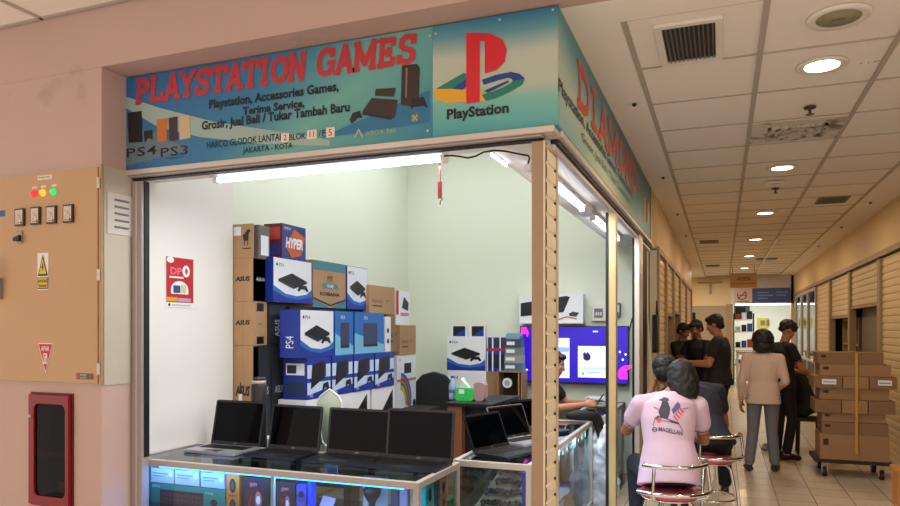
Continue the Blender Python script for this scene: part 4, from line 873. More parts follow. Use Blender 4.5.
def a_slim(mb, f, w, h):
    """blue and white front with an upright console"""
    mb.rect(f, w*.01, w*.99, h*.01, h*.99, mat('box_pale_blue', (196, 212, 238), .4)); mb.rect(f, 0, w, h*.82, h, PSB, .0015); mb.poly(f, [(0, 0), (w, 0), (w, h*.24), (0, h*.10)], PSB, .0015)
    mb.rect(f, 0, w, h*.40, h*.50, PSB, .0016)
    mb.poly(f, [(w*.14, h*.24), (w*.72, h*.50), (w*.72, h*.90), (w*.20, h*.82)], CB, .003).poly(f, [(w*.72, h*.50), (w*.78, h*.52), (w*.78, h*.90), (w*.72, h*.90)], CB2, .003)
    mb.poly(f, [(w*.62, h*.18), (w*.66, h*.34), (w*.88, h*.38), (w*.92, h*.2), (w*.85, h*.16), (w*.78, h*.24), (w*.70, h*.22), (w*.66, h*.14)], CB, .004)
    mb.text(f, w*.1, h*.05, 'PS4', h*.07, PSW, .004)
def a_blue(mb, f, w, h):
    mb.rect(f, 0, w, 0, h, PSB2); mb.poly(f, [(0, 0), (w, 0), (w, h*.2), (0, h*.5)], LTB, .002).rect(f, w*.28, w*.76, h*.16, h*.74, mat('console_slate', (60, 62, 90), .4), .003).rect(f, w*.28, w*.76, h*.16, h*.22, CB, .004).text(f, w*.3, h*.82, 'PS4', h*.09, PSW, .004)
def a_asus(txt):
    def g(mb, f, w, h): mb.text(f, w*.5, h*.48, txt, h*.10, INK, width=w*.72, bold=.05, shear=.2, center=True).line(f, [(w*.5, 0), (w*.5, h)], .002, KR2, .0012)
    return g
def a_dark(mb, f, w, h): mb.rect(f, w*.02, w*.98, h*.02, h*.98, DK).text(f, w*.5, h*.48, 'ASUS', h*.08, PSW, .002, width=w*.6, center=True)
def a_deer(mb, f, w, h):
    mb.rect(f, w*.06, w*.42, h*.66, h*.92, PSW).poly(f, [(w*.55, h*.5), (w*.78, h*.5), (w*.8, h*.72), (w*.9, h*.8), (w*.74, h*.84), (w*.6, h*.7), (w*.5, h*.68)], INK).rect(f, w*.57, w*.61, h*.36, h*.52, INK).rect(f, w*.73, w*.77, h*.36, h*.52, INK).rect(f, w*.5, w*.9, h*.26, h*.29, INK)
def a_hyper(mb, f, w, h):
    mb.rect(f, 0, w, 0, h, mat('hyper_blue', (50, 60, 130), .4)).poly(f, [(w*.15, h*.35), (w*.5, h*.9), (w*.95, h*.7), (w*.8, h*.15), (w*.4, h*.05)], mat('hyper_orange', (206, 92, 50), .4), .002)
    mb.text(f, w*.5, h*.34, 'HYPER', h*.28, PSW, .004, width=w*.74, bold=.05, shear=.15, center=True).text(f, w*.06, h*.84, 'GAMEPLAY', h*.08, PSW, .003, width=w*.3)
def a_my(mb, f, w, h):
    tl = mat('box_teal', (70, 130, 140), .5); mb.rect(f, 0, w, h*.80, h, tl).poly(f, [(0, 0), (w*.5, 0), (0, h*.18)], tl).poly(f, [(w*.5, 0), (w, 0), (w, h*.18)], tl).line(f, [(0, h*.2), (w*.5, .02), (w, h*.2)], h*.035, CB, .002)
    mb.text(f, w*.5, h*.58, 'MY', h*.13, INK, .002, center=True, shear=.2).rect(f, w*.28, w*.74, h*.42, h*.53, tl, .002).text(f, w*.5, h*.44, 'HOME', h*.07, PSW, .003, center=True, bold=.02).text(f, w*.5, h*.26, 'KOBANA', h*.08, INK, .002, width=w*.6, center=True, bold=.03)
def a_kraft(mb, f, w, h): mb.line(f, [(0, h*.5), (w, h*.5)], .003, KR2).text(f, w*.12, h*.4, 'FRAGILE', h*.1, INK, width=w*.4).rect(f, w*.12, w*.5, h*.26, h*.3, INK).text(f, w*.66, h*.42, 'UP', h*.1, INK)
def a_router(mb, f, w, h):
    mb.rect(f, 0, w, 0, h, PSW).rect(f, 0, w*.18, h*.3, h, mat('box_red', (190, 30, 50), .4), .002).poly(f, [(w*.4, h*.5), (w*.85, h*.42), (w*.9, h*.66), (w*.55, h*.84)], CB, .003).rect(f, w*.3, w*.9, h*.26, h*.36, mat('box_rose', (216, 130, 140), .4), .002)
def a_white(mb, f, w, h): mb.rect(f, 0, w, 0, h, PSW).poly(f, [(w*.3, h*.1), (w*.9, h*.1), (w*.9, h*.9)], CB, .002).rect(f, w*.06, w*.25, h*.2, h*.3, DK, .002)
def a_wifi(mb, f, w, h): mb.rect(f, 0, w, 0, h, PSW).rect(f, w*.36, w*.74, h*.3, h*.7, CB, .002).text(f, w*.1, h*.8, 'Mi', h*.1, INK, .002).rect(f, 0, w, 0, h*.1, KR, .002)
def a_color(mb, f, w, h):
    mb.rect(f, 0, w, 0, h, PSW)
    for i, c in enumerate(((220, 170, 30), (40, 140, 90), (200, 60, 50), (40, 110, 180))): mb.ring(f, w*.2, h*.3, w*(.22+.09*i), w*(.30+.09*i), mat('arc%d' % i, c, .4), .002+i*2e-4, 14, -20, 85)
    mb.disc(f, w*.3, h*.2, w*.14, PSW, .004).disc(f, w*.9, h*.1, w*.08, CB, .004)
def a_spine(mb, f, w, h): mb.rect(f, 0, w, 0, h, PSB).text(Fr(f.p(w*.68, h*.2), f.v, -f.u), 0, 0, 'PS4', w*.4, PSW, .003, width=h*.25)
def stack_box(name, label, px0, px1, yt, yb, Xf, dep, m, art=None, spine=None, group=None, pad=.004, rz=0):
    """a box whose printed front faces the corridor (plane X=Xf)"""
    A = WX(px0, yt, Xf); B = WX(px1, yt, Xf); y0, y1 = A.y, B.y-pad
    z1 = (WX((px0+px1)/2, yt, Xf).z); z0 = WX((px0+px1)/2, yb, Xf).z
    return y0, y1, z0, z1
STK = []
def SB(name, label, cat, px0, px1, z0, z1, Xf, dep, m, art=None, spine=None, group=None):
    y0 = WX(px0, 300, Xf).y; y1 = WX(px1, 300, Xf).y-.006
    mb = MB().box(Xf-dep, Xf, y0, y1, z0+.001, z1-.001, m)
    if art: art(mb, FXp(Xf, y0, z0+.001), y1-y0, z1-z0-.002)
    if spine: spine(mb, FY(y0, Xf-dep, z0+.001), dep, z1-z0-.002)
    return tag(mb.build(name), label, cat, group)
def ZX(px, py, Xf): return WX(px, py, Xf).z
G = 'boxes stacked along the left wall'
XA = -3.085      # kraft columns behind the white wall
zr = [ZX(395, 417, -2.76)]+[ZX(243, y, XA) for y in (346, 301, 256, 221)]
# low table that carries the stack
t = thing('stock_table', 'low dark stock table under the stack of boxes at the left wall', 'table', (-3.2, 5.2, 0), world=True)
zt_ = zr[0]
MB().box(-3.56, -2.72, 4.095, 6.72, zt_-.04, zt_, M_DARK).build('tabletop', t, .004)
for x in (-3.52, -2.78):
    for y in (4.11, 6.65): MB().box(x, x+.05, y, y+.05, 0, zt_-.04, M_DARK).build('leg', t)
def kspine(lbl):
    def g(mb, f, w, h):
        a_asus('ASUS')(mb, f, w, h)
    return g
def KB(label, z0, z1, art_front, side_m, side_art=None, name='laptop_carton', x0=-3.46, x1=XA, y0=4.10, y1=4.30, m=KR):
    mb = MB().box(x0, x1, y0, y1, z0+.001, z1-.001, m); f = FY(y0, UY(232.5, y0)[1], z0); w = x1-f.o.x
    art_front(mb, f, w, z1-z0)
    fs_ = FXp(x1, y0, z0+.001)
    if side_m is not m: mb.rect(fs_, .002, y1-y0-.002, .002, z1-z0-.004, side_m)
    if side_art: side_art(mb, fs_, y1-y0, z1-z0)
    return tag(mb.build(name), label, 'box', G)
def sq_art(mb, f, w, h): mb.rect(f, w*.25, w*.75, h*.78, h*.97, CB).rect(f, w*.25, w*.75, h*.03, h*.2, CB).text(f, w*.5, h*.47, 'ASUS', h*.05, INK, center=True)
yA = WX(267, 300, XA).y
KB('plain kraft carton with faint side writing, lowest in the left column', zr[0], zr[1], a_asus('ASUS'), DK, a_dark, y1=WX(258, 300, XA).y)
KB('kraft ASUS carton with black squares on its side, second from the bottom', zr[1], zr[2], a_asus('ASUS'), KR, sq_art, y1=yA)
KB('kraft ASUS carton with a dark side, third from the bottom', zr[2], zr[3], a_asus('ASUS'), DK, a_dark, y1=yA)
KB('tall kraft carton with a white label and deer mark, topmost at the left', zr[3], zr[4], a_deer, KR, y1=WX(254, 300, XA).y, name='small_carton')
# black ASUS cartons beside it
ye_ = WX(258, 300, XA).y+.004
for i, (a, b) in enumerate(((259, 271), (272, 286), )):
    SB('black_laptop_carton', ['black laptop carton low in the stack beside the plain kraft one', 'black laptop carton low in the stack beside the blue boxes'][i], 'box', a, b, zr[0], zr[1]-.002, XA, .3, DK, a_dark, None, G)
SB('black_carton', 'tall black carton with white lettering beside the kraft carton with squares', 'box', 269, 286, zr[1], zr[2], XA, .28, DK, lambda mb, f, w, h: mb.text(Fr(f.p(w*.6, h*.2), f.v, -f.u), 0, 0, 'ASUS', w*.28, PSW, .003, width=h*.4), None, G)
z2 = ZX(264, 256, XA)
SB('small_grey_carton', 'small grey carton with a white label leaning by the orange game box', 'box', 258.5, 270, zr[3], ZX(264, 226, XA), XA+.01, .22, mat('grey_card', (110, 104, 96), .6), lambda mb, f, w, h: mb.rect(f, w*.2, w*.9, h*.1, h*.7, PSW), None, G)
# consoles in front
XP = -3.02
za = ZX(290, 306, XP); zb_ = ZX(290, 259, XP)
SB('console_box', 'white console box with blue spine under the orange game box', 'box', 273, 312, zr[2]+.002, zb_, XP, .30, PSB, a_ps4, a_spine, G)
SB('game_box', 'blue and orange HYPER game box lying on top of the stack', 'box', 282, 306, zb_, ZX(294, 225, XP), XP-.02, .16, mat('game_spine', (110, 30, 40), .5), a_hyper, lambda mb, f, w, h: mb.rect(f, w*.2, w*.9, h*.55, h*.9, mat('spine_coral', (196, 70, 66), .4)).rect(f, w*.2, w*.9, h*.1, h*.45, mat('spine_blue', (50, 60, 130), .4)), G)
XQ = -3.03
zc_ = ZX(329, 308, XQ)
SB('kraft_teal_box', 'kraft box with teal band and MY lettering on the stack', 'box', 313, 346, zc_, ZX(329, 262, XQ), XQ, .28, KR, a_my, None, G)
SB('console_box', 'white console box partly hidden behind the teal-banded kraft box', 'box', 347, 368, zc_, ZX(357, 267, XQ), XQ, .28, PSB, a_ps4, None, G)
# second row
XR = -2.82
zd = ZX(317, 357, XR); ze = ZX(317, 310, XR)
SB('console_box', 'white and blue console box standing proud below the top console box', 'box', 300, 334, zd, ze, XR, .17, PSB, a_ps4, a_spine, G)
SB('blue_console_box', 'bright blue console box right of the white one', 'box', 335, 353.5, zd, ze, XR-.02, .24, PSB2, a_blue, None, G)
SB('blue_console_box', 'deep blue console box with white spine in the second row', 'box', 354.5, 384, zd, ze+.0, XR-.02, .24, PSB, a_blue, None, G)
SB('white_slim_box', 'narrow white box leaning beside the deep blue console box', 'box', 385, 391, zd, ze-.03, XR-.03, .2, PSW, lambda mb, f, w, h: mb.disc(f, w*.5, h*.3, w*.2, CB).disc(f, w*.5, h*.6, w*.2, CB), None, G)
# third row of slim boxes
zf = zd-.31
for i, (a, b) in enumerate(((307, 331), (332, 353), (354, 374), (375, 394))):
    SB('slim_console_box', ['leftmost slim console box with games printed on its side', 'second slim blue console box of the lower row', 'third slim blue console box of the lower row', 'rightmost slim blue console box of the lower row'][i], 'box', a, b, zf, zd, XR+.004*i, .20, PSB, a_slim, (lambda mb, f, w, h: mb.rect(f, 0, w, 0, h, PSB).rect(f, w*.1, w*.9, h*.58, h*.86, PSW, .002).rect(f, w*.15, w*.55, h*.62, h*.82, DK, .003).rect(f, w*.1, w*.9, h*.1, h*.42, mat('spine_slate', (40, 56, 90), .5), .002)) if i == 0 else None, G)
zg = zt_
for i, (a, b) in enumerate(((306, 338), (340, 370), (372, 395))):
    SB('white_console_box', ['white box at the bottom behind the pale hood', 'white box with black shape below the slim boxes, left', 'white box with black shape below the slim boxes, right'][i], 'box', a, b, zt_+.0, zf, XR, .24, PSW, a_white, None, G)
# small filler carton row that the proud boxes stand against
SB('white_flat_box', 'flat white box above the leftmost laptop', 'box', 270, 303, zt_+.0, zt_+.07, -2.80, .1, PSW, lambda mb, f, w, h: mb.rect(f, w*.6, w*.95, h*.3, h*.6, DK), None, G)
XK = -3.0
z4 = ZX(381, 314, XK)
SB('kraft_carton', 'kraft carton at the right end of the stack top row', 'box', 369, 395, z4-.0, ZX(381, 286, XK), XK, .26, KR, a_kraft, None, G)
SB('router_box', 'white router box with red edge at the right end of the stack top', 'box', 396, 410, ZX(403, 325, XK), ZX(403, 291, XK), XK, .2, PSW, a_router, None, G)
SB('kraft_carton', 'kraft carton directly under the top right kraft carton', 'box', 386.5, 399, ZX(392, 352, XK), z4-.002, XK-.01, .26, KR2, a_kraft, None, G)
SB('kraft_carton', 'kraft carton under the red-edged router box', 'box', 400, 416, ZX(408, 355, XK), ZX(403, 325, XK)-.002, XK, .26, KR, a_kraft, None, G)
SB('white_router_box', 'white box with a black router picture at the stack end', 'box', 397, 416, ZX(406, 381, XK), ZX(408, 355, XK)-.002, XK, .26, PSW, a_wifi, None, G)
SB('colourful_box', 'white box with rainbow arcs at the low right end of the stack', 'box', 395.5, 416, zt_+.0, ZX(406, 381, XK)-.002, XK, .26, PSW, a_color, None, G)
# stock behind and beneath the visible rows, seen only in gaps
mb = MB().box(-3.54, -3.34, 4.72, 6.6, zt_+.001, ZX(350, 312, XQ)-.03, KR2)
tag(mb.build('bulk_carton'), 'long plain carton standing behind the front rows of the stack', 'box')
for i, (px0, px1, zz0, zz1, xf, dd) in enumerate(((290, 346, ZX(317, 357, XR), zc_, -3.06, .25), (347, 384, zd, zc_, -3.07, .25), (289, 300, zt_, zd, -3.03, .2), (301, 389, zt_, zd, -3.065, .22))):
    SB('stock_carton', ['dark stock carton hidden under the teal-banded kraft box', 'dark stock carton hidden behind the blue console boxes', 'dark stock carton left of the slim boxes', 'long dark stock carton behind the slim boxes'][i], 'box', px0, px1, zz0, zz1-.001, xf, dd, DK, None, None)

# ---------------------------------------------------------------- odds near the stack
p = WP(257, 405, 3.80)
t = thing('black_flask', 'black ribbed cylinder with a beige cap ring behind the leftmost laptop', 'flask', (p.x, 3.80, ZT-.2), world=True)
zz = WP(257, 376, 3.80).z
MB().lathe((p.x, 3.82, .64), [(.045, 0), (.052, .01), (.052, zz-.64-.06), (.046, zz-.64-.05)], M_LAP, 24).build('body', t)
MB().lathe((p.x, 3.82, zz-.05), [(.046, 0), (.047, .012), (.044, .02)], mat('cap_ring', (190, 174, 160), .5), 24).build('ring', t); MB().lathe((p.x, 3.82, zz-.03), [(.042, 0), (.04, .02), (.0, .024)], M_LAP, 24).build('cap', t)
p = WP(235, 393, 3.80)
t = thing('marker_pen', 'thin grey stick with a white band standing by the white wall', 'pen', (p.x, 3.84, .75), world=True)
MB().cyl((p.x+.012, 3.84, .68), (p.x+.012, 3.84, 1.08), .011, mat('pen_grey', (120, 118, 116), .4)).cyl((p.x+.012, 3.84, 1.14), (p.x+.012, 3.84, 1.22), .006, M_LAP, r1=.003).build('barrel', t); MB().cyl((p.x+.012, 3.84, 1.08), (p.x+.012, 3.84, 1.14), .0115, PSW).build('band', t)
t = thing('side_ledge', 'narrow dark ledge behind the front counter next to the white wall', 'shelf', (-2.95, 3.8, 0), world=True)
MB().box(-3.24, -2.10, 3.745, 3.885, .60, .64, M_DARK).build('board', t); MB().box(-3.22, -3.17, 3.76, 3.87, 0, .60, M_DARK).box(-2.16, -2.11, 3.76, 3.87, 0, .60, M_DARK).build('leg', t)
# pale translucent hood
t = thing('plastic_hood', 'pale grey-green translucent shield-shaped hood between the second and third laptops', 'hood', (0, 0, 0), world=True)
Yh = 3.84
P = [(319, 415), (317, 403), (321, 396), (330, 389), (339, 396), (342, 403), (340, 425), (334, 442), (328, 447), (323, 442)]
f = FY(Yh, 0, 0); P2 = [(WP(a, b, Yh).x, WP(a, b, Yh).z) for a, b in P][::-1]
cxm = sum(q[0] for q in P2)/len(P2); czm = sum(q[1] for q in P2)/len(P2)
mb = MB(); mg = mat('hood_green', (176, 190, 172), .35)
vs = [f.p(cxm, czm, .03)]+[f.p(cxm+(a-cxm)*.6, czm+(b-czm)*.6, .024) for a, b in P2]+[f.p(a, b, 0) for a, b in P2]; n = len(P2)
mb.add(vs, [(0, 1+i, 1+(i+1) % n) for i in range(n)]+[(1+i, 1+n+i, 1+n+(i+1) % n, 1+(i+1) % n) for i in range(n)], mg, True); mb.add([f.p(a, b, 0) for a, b in P2], [tuple(range(n))[::-1]], mg); mb.build('shell', t)
MB().tube([f.p(a, b, .004) for a, b in P2], .006, PSW, closed=True).build('rim', t)
zb2 = min(b for a, b in P2); MB().box(cxm-.04, cxm+.05, Yh+.005, Yh+.02, .64, zb2+.1, PSW).build('prop', t)

# ---------------------------------------------------------------- back shelf and its goods
YW = 7.8
t = thing('back_shelf', 'dark long shelf table along the back wall under the television', 'shelf', (-2, 7.4, 0), world=True)
ZS = WP(470, 402, 7.2).z
MB().box(-3.0, -.98, 7.28, 7.78, ZS-.04, ZS, M_DARK).build('board', t, .004)
for x in (-2.98, -2.0, -1.05): MB().box(x, x+.04, 7.30, 7.76, 0, ZS-.04, M_DARK).build('support', t)
def BB(name, label, cat, px0, px1, yt, yb, Y, dep, m, art=None, group=None, z0=None):
    pm = (px0+px1)/2; x0, x1 = UY(px0, Y)[1], UY(px1, Y)[1]; za_ = WP(pm, yb, Y).z if z0 is None else z0; zb2_ = WP(pm, yt, Y).z
    mb = MB().box(x0, x1, Y, Y+dep, za_, zb2_, m)
    if art: art(mb, FY(Y, x0, za_), x1-x0, zb2_-za_)
    tag(mb.build(name), label, cat, group); return zb2_
def a_wht(mb, f, w, h): mb.rect(f, 0, w, 0, h, PSW).text(f, w*.1, h*.7, 'PS4', h*.12, CB, .002)
z_ = BB('white_carton', 'white carton under the console box on the back shelf', 'box', 448, 486, 370.5, 402, 7.32, .25, PSW, a_wht, None, ZS+.001)
z_ = BB('console_box', 'white console box with a blue wave at the back wall', 'box', 447, 485.5, 337, 370, 7.32, .22, PSW, a_ps4, None, z_+.001)
for i, (a, b) in enumerate(((451, 466.5), (469.5, 485))): BB('small_game_box', ['small dark blue box on the back console box, left', 'small dark blue box on the back console box, right'][i], 'box', a, b, 325.5, 336, 7.36, .06, PSW, lambda mb, f, w, h: mb.rect(f, w*.14, w*.92, h*.05, h*.94, CB, .0012).poly(f, [(w*.14, h*.05), (w*.92, h*.05), (w*.92, h*.7)], PSB, .002), 'small boxes on the back console box', z_+.001)
z2_ = BB('brown_carton', 'plain brown carton beside the tissue pack on the back shelf', 'box', 487, 497, 371.5, 402, 7.34, .2, KR2, None, None, ZS+.001)
rd = mat('spine_red', (170, 40, 60), .4)
for i, (a, b) in enumerate(((487, 491.5), (492, 499), (499.5, 506))): BB('game_box', ['slim navy', 'white-edged blue', 'dark blue'][i]+' game box with a red bar, '+['left', 'middle', 'right'][i]+' of three by the back console box', 'box', a, b, 337.5, 371, 7.34, .16, PSB, lambda mb, f, w, h: mb.rect(f, 0, w, h*.60, h*.68, rd, .002).rect(f, w*.3, w*.95, h*.1, h*.5, CB, .0015).rect(f, 0, w*.2, 0, h, PSW, .001).rect(f, w*.3, w*.95, h*.72, h*.95, DK, .0015), 'three game boxes on the brown carton', z2_+.001)
t = thing('wooden_rack', 'small wooden rack with a white disc on the back shelf', 'rack', (-2.1, 7.3, ZS), world=True)
x0, x1 = UY(497, 7.3)[1]+.005, UY(523, 7.3)[1]; zt2 = WP(510, 371, 7.3).z; wood = mat('rack_wood', (160, 122, 78), .6, noise=.1)
for x in (x0, (x0+x1)/2+.09, x1-.02): MB().box(x, x+.015, 7.29, 7.5, ZS, zt2, wood).build('upright', t)
for z in (ZS+.001, zt2-.015): MB().box(x0, x1, 7.285, 7.5, z, z+.014, wood).build('slat', t)
MB().box(x0+.01, x1-.01, 7.48, 7.49, ZS+.01, zt2-.015, M_DARK).build('back_board', t)
f = FY(7.30); c = WP(507, 383, 7.3); mb = MB().prism(f, [(c.x+.055*math.cos(a*math.pi/12), c.z+.055*math.sin(a*math.pi/12)) for a in range(24)], .004, PSW, -.01); mb.ring(f, c.x, c.z, .018, .026, DK, -.004).disc(f, c.x, c.z, .008, CB, -.004); mb.build('disc', t)
for i in range(4):
    c_ = [(80, 110, 120), (150, 150, 150), (110, 130, 120), (60, 70, 90)][i]
    BB('disc_case', ['dusky blue disc case lowest on the wooden rack', 'grey disc case second in the pile on the wooden rack', 'greenish disc case third in the pile on the wooden rack', 'slate disc case topmost on the wooden rack'][i], 'case', 504+i*.5, 522-i*.4, 363-i*8, 0, 7.31, .14, mat('case%d' % i, c_, .4), lambda mb, f, w, h: mb.rect(f, w*.08, w*.6, h*.3, h*.7, PSW), 'disc cases on the wooden rack', zt2+.001+i*.084)
tag(MB().rbox(UY(506, 7.33)[1], UY(520, 7.33)[1], 7.33, 7.45, zt2+.34, zt2+.41, mat('pale_blue_cloth', (120, 160, 180), .7), .03, 'y').build('blue_pouch'), 'pale blue pouch on the pile of disc cases', 'pouch')
# brown desk in front of the back shelf with tissue, bottle
t = thing('brown_desk', 'brown wooden desk with a dark top left of the inner laptops', 'desk', (-1.9, 5.8, 0), world=True)
zd_ = WD(455, 402, 5.95).z; xl = UY(445.5, 5.5)[1]
MB().box(xl, xl+.42, 5.5, 6.3, zd_-.03, zd_, M_LAP).build('top', t, .003); MB().box(xl+.01, xl+.14, 5.52, 6.28, .02, zd_-.03, mat('desk_brown', (132, 78, 48), .5, noise=.1)).build('side_cabinet', t, .003)
MB().box(xl+.14, xl+.40, 5.6, 5.63, .3, zd_-.03, M_LAP).build('modesty_panel', t); MB().box(xl+.38, xl+.41, 5.63, 6.25, 0, zd_-.03, M_LAP).build('side_panel', t)
p = WP(464.5, 401, 5.75); s = 5.75/CA/FP
t = thing('tissue_pack', 'bright green plastic tissue pack with a white tissue pulled up', 'pack', (p.x, 5.75, zd_), world=True)
x0 = UY(456, 5.7)[1]; x1 = UY(474, 5.7)[1]; zz = WP(465, 388, 5.7).z
MB().rbox(x0, x1, 5.68, 5.78, zd_+.001, zz, mat('tissue_green', (50, 200, 90), .35), .02, 'y').rect(FY(5.68, x0, zd_), (x1-x0)*.2, (x1-x0)*.5, .06, .1, PSW, .0012).build('pack', t)
MB().hexa([(x0+.03, 5.72, zz-.01), (x1-.03, 5.72, zz-.01), (x1-.03, 5.74, zz-.01), (x0+.03, 5.74, zz-.01), (x0+.05, 5.70, zz+.08), (x0+.06, 5.70, zz+.06), (x0+.07, 5.76, zz+.05), (x0+.05, 5.76, zz+.09)], mat('tissue_white', (236, 240, 238), .8)).build('tissue', t)
xb_ = UY(452, 5.75)[1]
t = thing('water_bottle', 'clear plastic water bottle beside the green tissue pack', 'bottle', (xb_, 5.75, zd_), world=True)
MB().lathe((xb_, 5.76, zd_+.001), [(.028, 0), (.031, .01), (.031, .07), (.028, .075), (.031, .08), (.031, .13), (.014, .17), (.013, .19)], mat('bottle_plastic', (150, 176, 200), .15), 18).build('bottle', t)
MB().lathe((xb_, 5.76, zd_+.191), [(.015, 0), (.015, .018)], mat('cap_blue', (50, 90, 170), .4), 14).build('cap', t); MB().lathe((xb_, 5.76, zd_+.06), [(.0318, 0), (.0318, .05)], mat('label_blue', (110, 130, 190), .4), 18).build('label', t)
xq = UY(481, 5.75)[1]
tag(MB().rbox(xq-.05, xq+.045, 5.7, 5.8, zd_+.001, zd_+.16, mat('pink_grey', (176, 140, 140), .6), .03, 'y').build('pink_pouch'), 'dull pink pouch right of the tissue pack', 'pouch')
# office chair
t = thing('office_chair', 'black office chair with rounded back between the stack and the brown desk', 'chair', (UY(439, 6.98)[1], 6.98, 0), .1); t.scale = (1.0, .9, .93)
fb_ = mat('chair_fabric', (22, 23, 26), .75, noise=.1, nscale=40)
MB().rbox(-.25, .25, -.24, .24, .44, .52, fb_, .08).build('seat', t, .01)
mb = MB(); P = [(-.17, .60), (.17, .60), (.235, .72), (.25, .90), (.22, 1.06), (.13, 1.17), (0, 1.21), (-.13, 1.17), (-.22, 1.06), (-.25, .90), (-.235, .72)]
mb.prism(FY(-.18), P, .06, fb_, 0); mb.build('backrest', t, .02)
MB().cyl((0, 0, .1), (0, 0, .45), .025, M_BLACK).box(-.03, .03, -.24, -.2, .42, .7, M_BLACK).build('column', t)
for a in range(5):
    q = a*2*math.pi/5; MB().tube([(0, 0, .11), (.26*math.cos(q), .26*math.sin(q), .06)], .018, M_BLACK).blob((.27*math.cos(q), .27*math.sin(q), .03), .029, M_BLACK).build('leg', t)

# ---------------------------------------------------------------- television
YT = 7.70
x0, x1 = UY(520, YT)[1], UY(628.5, YT)[1]; z0, z1 = .965, WP(560, 326, YT).z
t = thing('television', 'large flat television with a lit violet-blue screen on the back wall', 'television', ((x0+x1)/2, YT, z0), world=True)
MB().box(x0, x1, YT, YT+.05, z0, z1, M_BLACK).build('bezel', t, .003); MB().box((x0+x1)/2-.2, (x0+x1)/2+.2, YT+.05, YT+.10, z0+.1, z1-.1, M_BLACK).build('wall_mount', t)
def scr(n, c, e=1.0): return mat('screen_'+n, c, .3, emit=c, estr=e)
f = FY(YT, x0, z0); W, Hh = x1-x0, z1-z0; mb = MB().rect(f, .010, W-.010, .018, Hh-.010, scr('violet', (38, 16, 150), 1.1), .001)
def q(a, b, m, k): # screen pixels
    A = (UY(a[0], YT)[1]-x0, WP(a[0], a[1], YT).z-z0); B = (UY(b[0], YT)[1]-x0, WP(b[0], b[1], YT).z-z0); mb.rect(f, min(A[0], B[0]), max(A[0], B[0]), min(A[1], B[1]), max(A[1], B[1]), m, k)
q((540, 338), (569.5, 378), scr('ice', (190, 210, 240), 1.1), .002); q((541, 347), (569, 352), scr('periwinkle', (120, 150, 220), 1), .003)
q((578, 346), (609, 378), scr('ice', (190, 210, 240), 1.1), .002); q((579, 367), (608, 370), scr('ice2', (160, 190, 226), 1), .003)
for (a, b) in (((543, 341), (560, 342)), ((543, 357), (565, 358)), ((543, 363), (562, 364)), ((582, 372), (584, 375)), ((588, 372), (600, 373))): q(a, b, scr('slate', (100, 120, 180), 1), .0035)
c = (UY(587, YT)[1]-x0, WP(587, 357, YT).z-z0); pur = scr('purple', (50, 10, 70), 1)
mb.disc(f, c[0], c[1], .042, pur, .004, 16).poly(f, [(c[0]-.05, c[1]+.02), (c[0]-.03, c[1]+.06), (c[0]-.01, c[1]+.035), (c[0]+.01, c[1]+.06), (c[0]+.03, c[1]+.03)][::-1], pur, .0042).text(f, c[0], c[1]-.075, 'Premier League', .012, pur, .004, center=True)
q((593, 331), (598, 332), scr('white', (230, 236, 250), 1.2), .003)
mg_ = scr('magenta', (232, 40, 180), 1.2)
mb.disc(f, .03, Hh*.87, .07, mg_, .003, 20, t0=-40, t1=70).disc(f, W-.012, Hh*.18, .10, mg_, .003, 24, t0=60, t1=200)
mb.rect(f, .012, .08, Hh*.86, Hh*.98, mg_, .0025).rect(f, W-.1, W-.012, Hh*.10, Hh*.22, mg_, .0026)
for (a, b) in ((W-.06, .33), (W-.09, .46), (W-.03, .42), (.05, .3), (.03, .5), (.08, .22)): mb.disc(f, a, Hh*(b+.1) if a > 1 else Hh*b, .012, scr('white', (230, 236, 250), 1.2), .004, 10)
q((543, 382), (556, 383.5), scr('white', (230, 236, 250), 1.2), .003)
mb.build('screen', t)
# box on the wall shelf above
t = thing('wall_shelf', 'thin shelf above the television carrying a white console box', 'shelf', ((x0+x1)/2, 7.7, z1), world=True)
xs0, xs1 = UY(519, 7.66)[1], UY(584, 7.66)[1]; zs = WP(550, 324.5, 7.66).z+.01
MB().box(xs0, xs1, 7.60, 7.80, zs, zs+.012, M_WHITE).build('board', t)
for x in (xs0+.1, xs1-.12): MB().box(x, x+.02, 7.76, 7.80, zs-.06, zs, M_WHITE).build('bracket', t)
zt3 = WP(550, 294.5, 7.62).z; mb = MB().box(UY(519.5, 7.62)[1], UY(583, 7.62)[1], 7.62, 7.76, zs+.013, zt3, PSW)
f = FY(7.62, UY(519.5, 7.62)[1], zs+.013); W = UY(583, 7.62)[1]-UY(519.5, 7.62)[1]; Hh = zt3-zs-.013
mb.poly(f, [(W*.02, Hh*.22), (W*.70, Hh*.36), (W*.80, Hh*.9), (W*.74, Hh*.94), (W*.02, Hh*.7)], CB, .002).poly(f, [(W*.78, Hh*.3), (W*.84, Hh*.38), (W*.94, Hh*.34), (W*.9, Hh*.2), (W*.8, Hh*.22)], DK, .003).line(f, [(W*.6, Hh*.08), (W*.75, Hh*.2), (W*.9, Hh*.12)], .012, mat('cable_red', (190, 60, 50), .4), .003)
tag(mb.build('console_box'), 'wide white console box on the thin shelf above the television', 'box')
x0 = UY(592.5, 7.8)[1]; x1 = UY(606.5, 7.8)[1]; z0 = WP(600, 321, 7.8).z; z1 = WP(600, 305, 7.8).z
t = thing('fuse_box', 'small white and grey wall fuse box above the television', 'fuse box', (x0, 7.8, z0), world=True)
MB().box(x0, x1, 7.74, 7.80, z0, z1, M_WHITE).build('housing', t, .004); MB().box(x0+.03, x1-.03, 7.732, 7.74, z0+.04, z1-.04, mat('fuse_window', (110, 112, 116), .3)).build('cover', t)
for k in range(3): MB().box(x0+.045+k*.025, x0+.06+k*.025, 7.728, 7.732, z0+.06, z1-.08, M_WHITE).build('breaker', t)
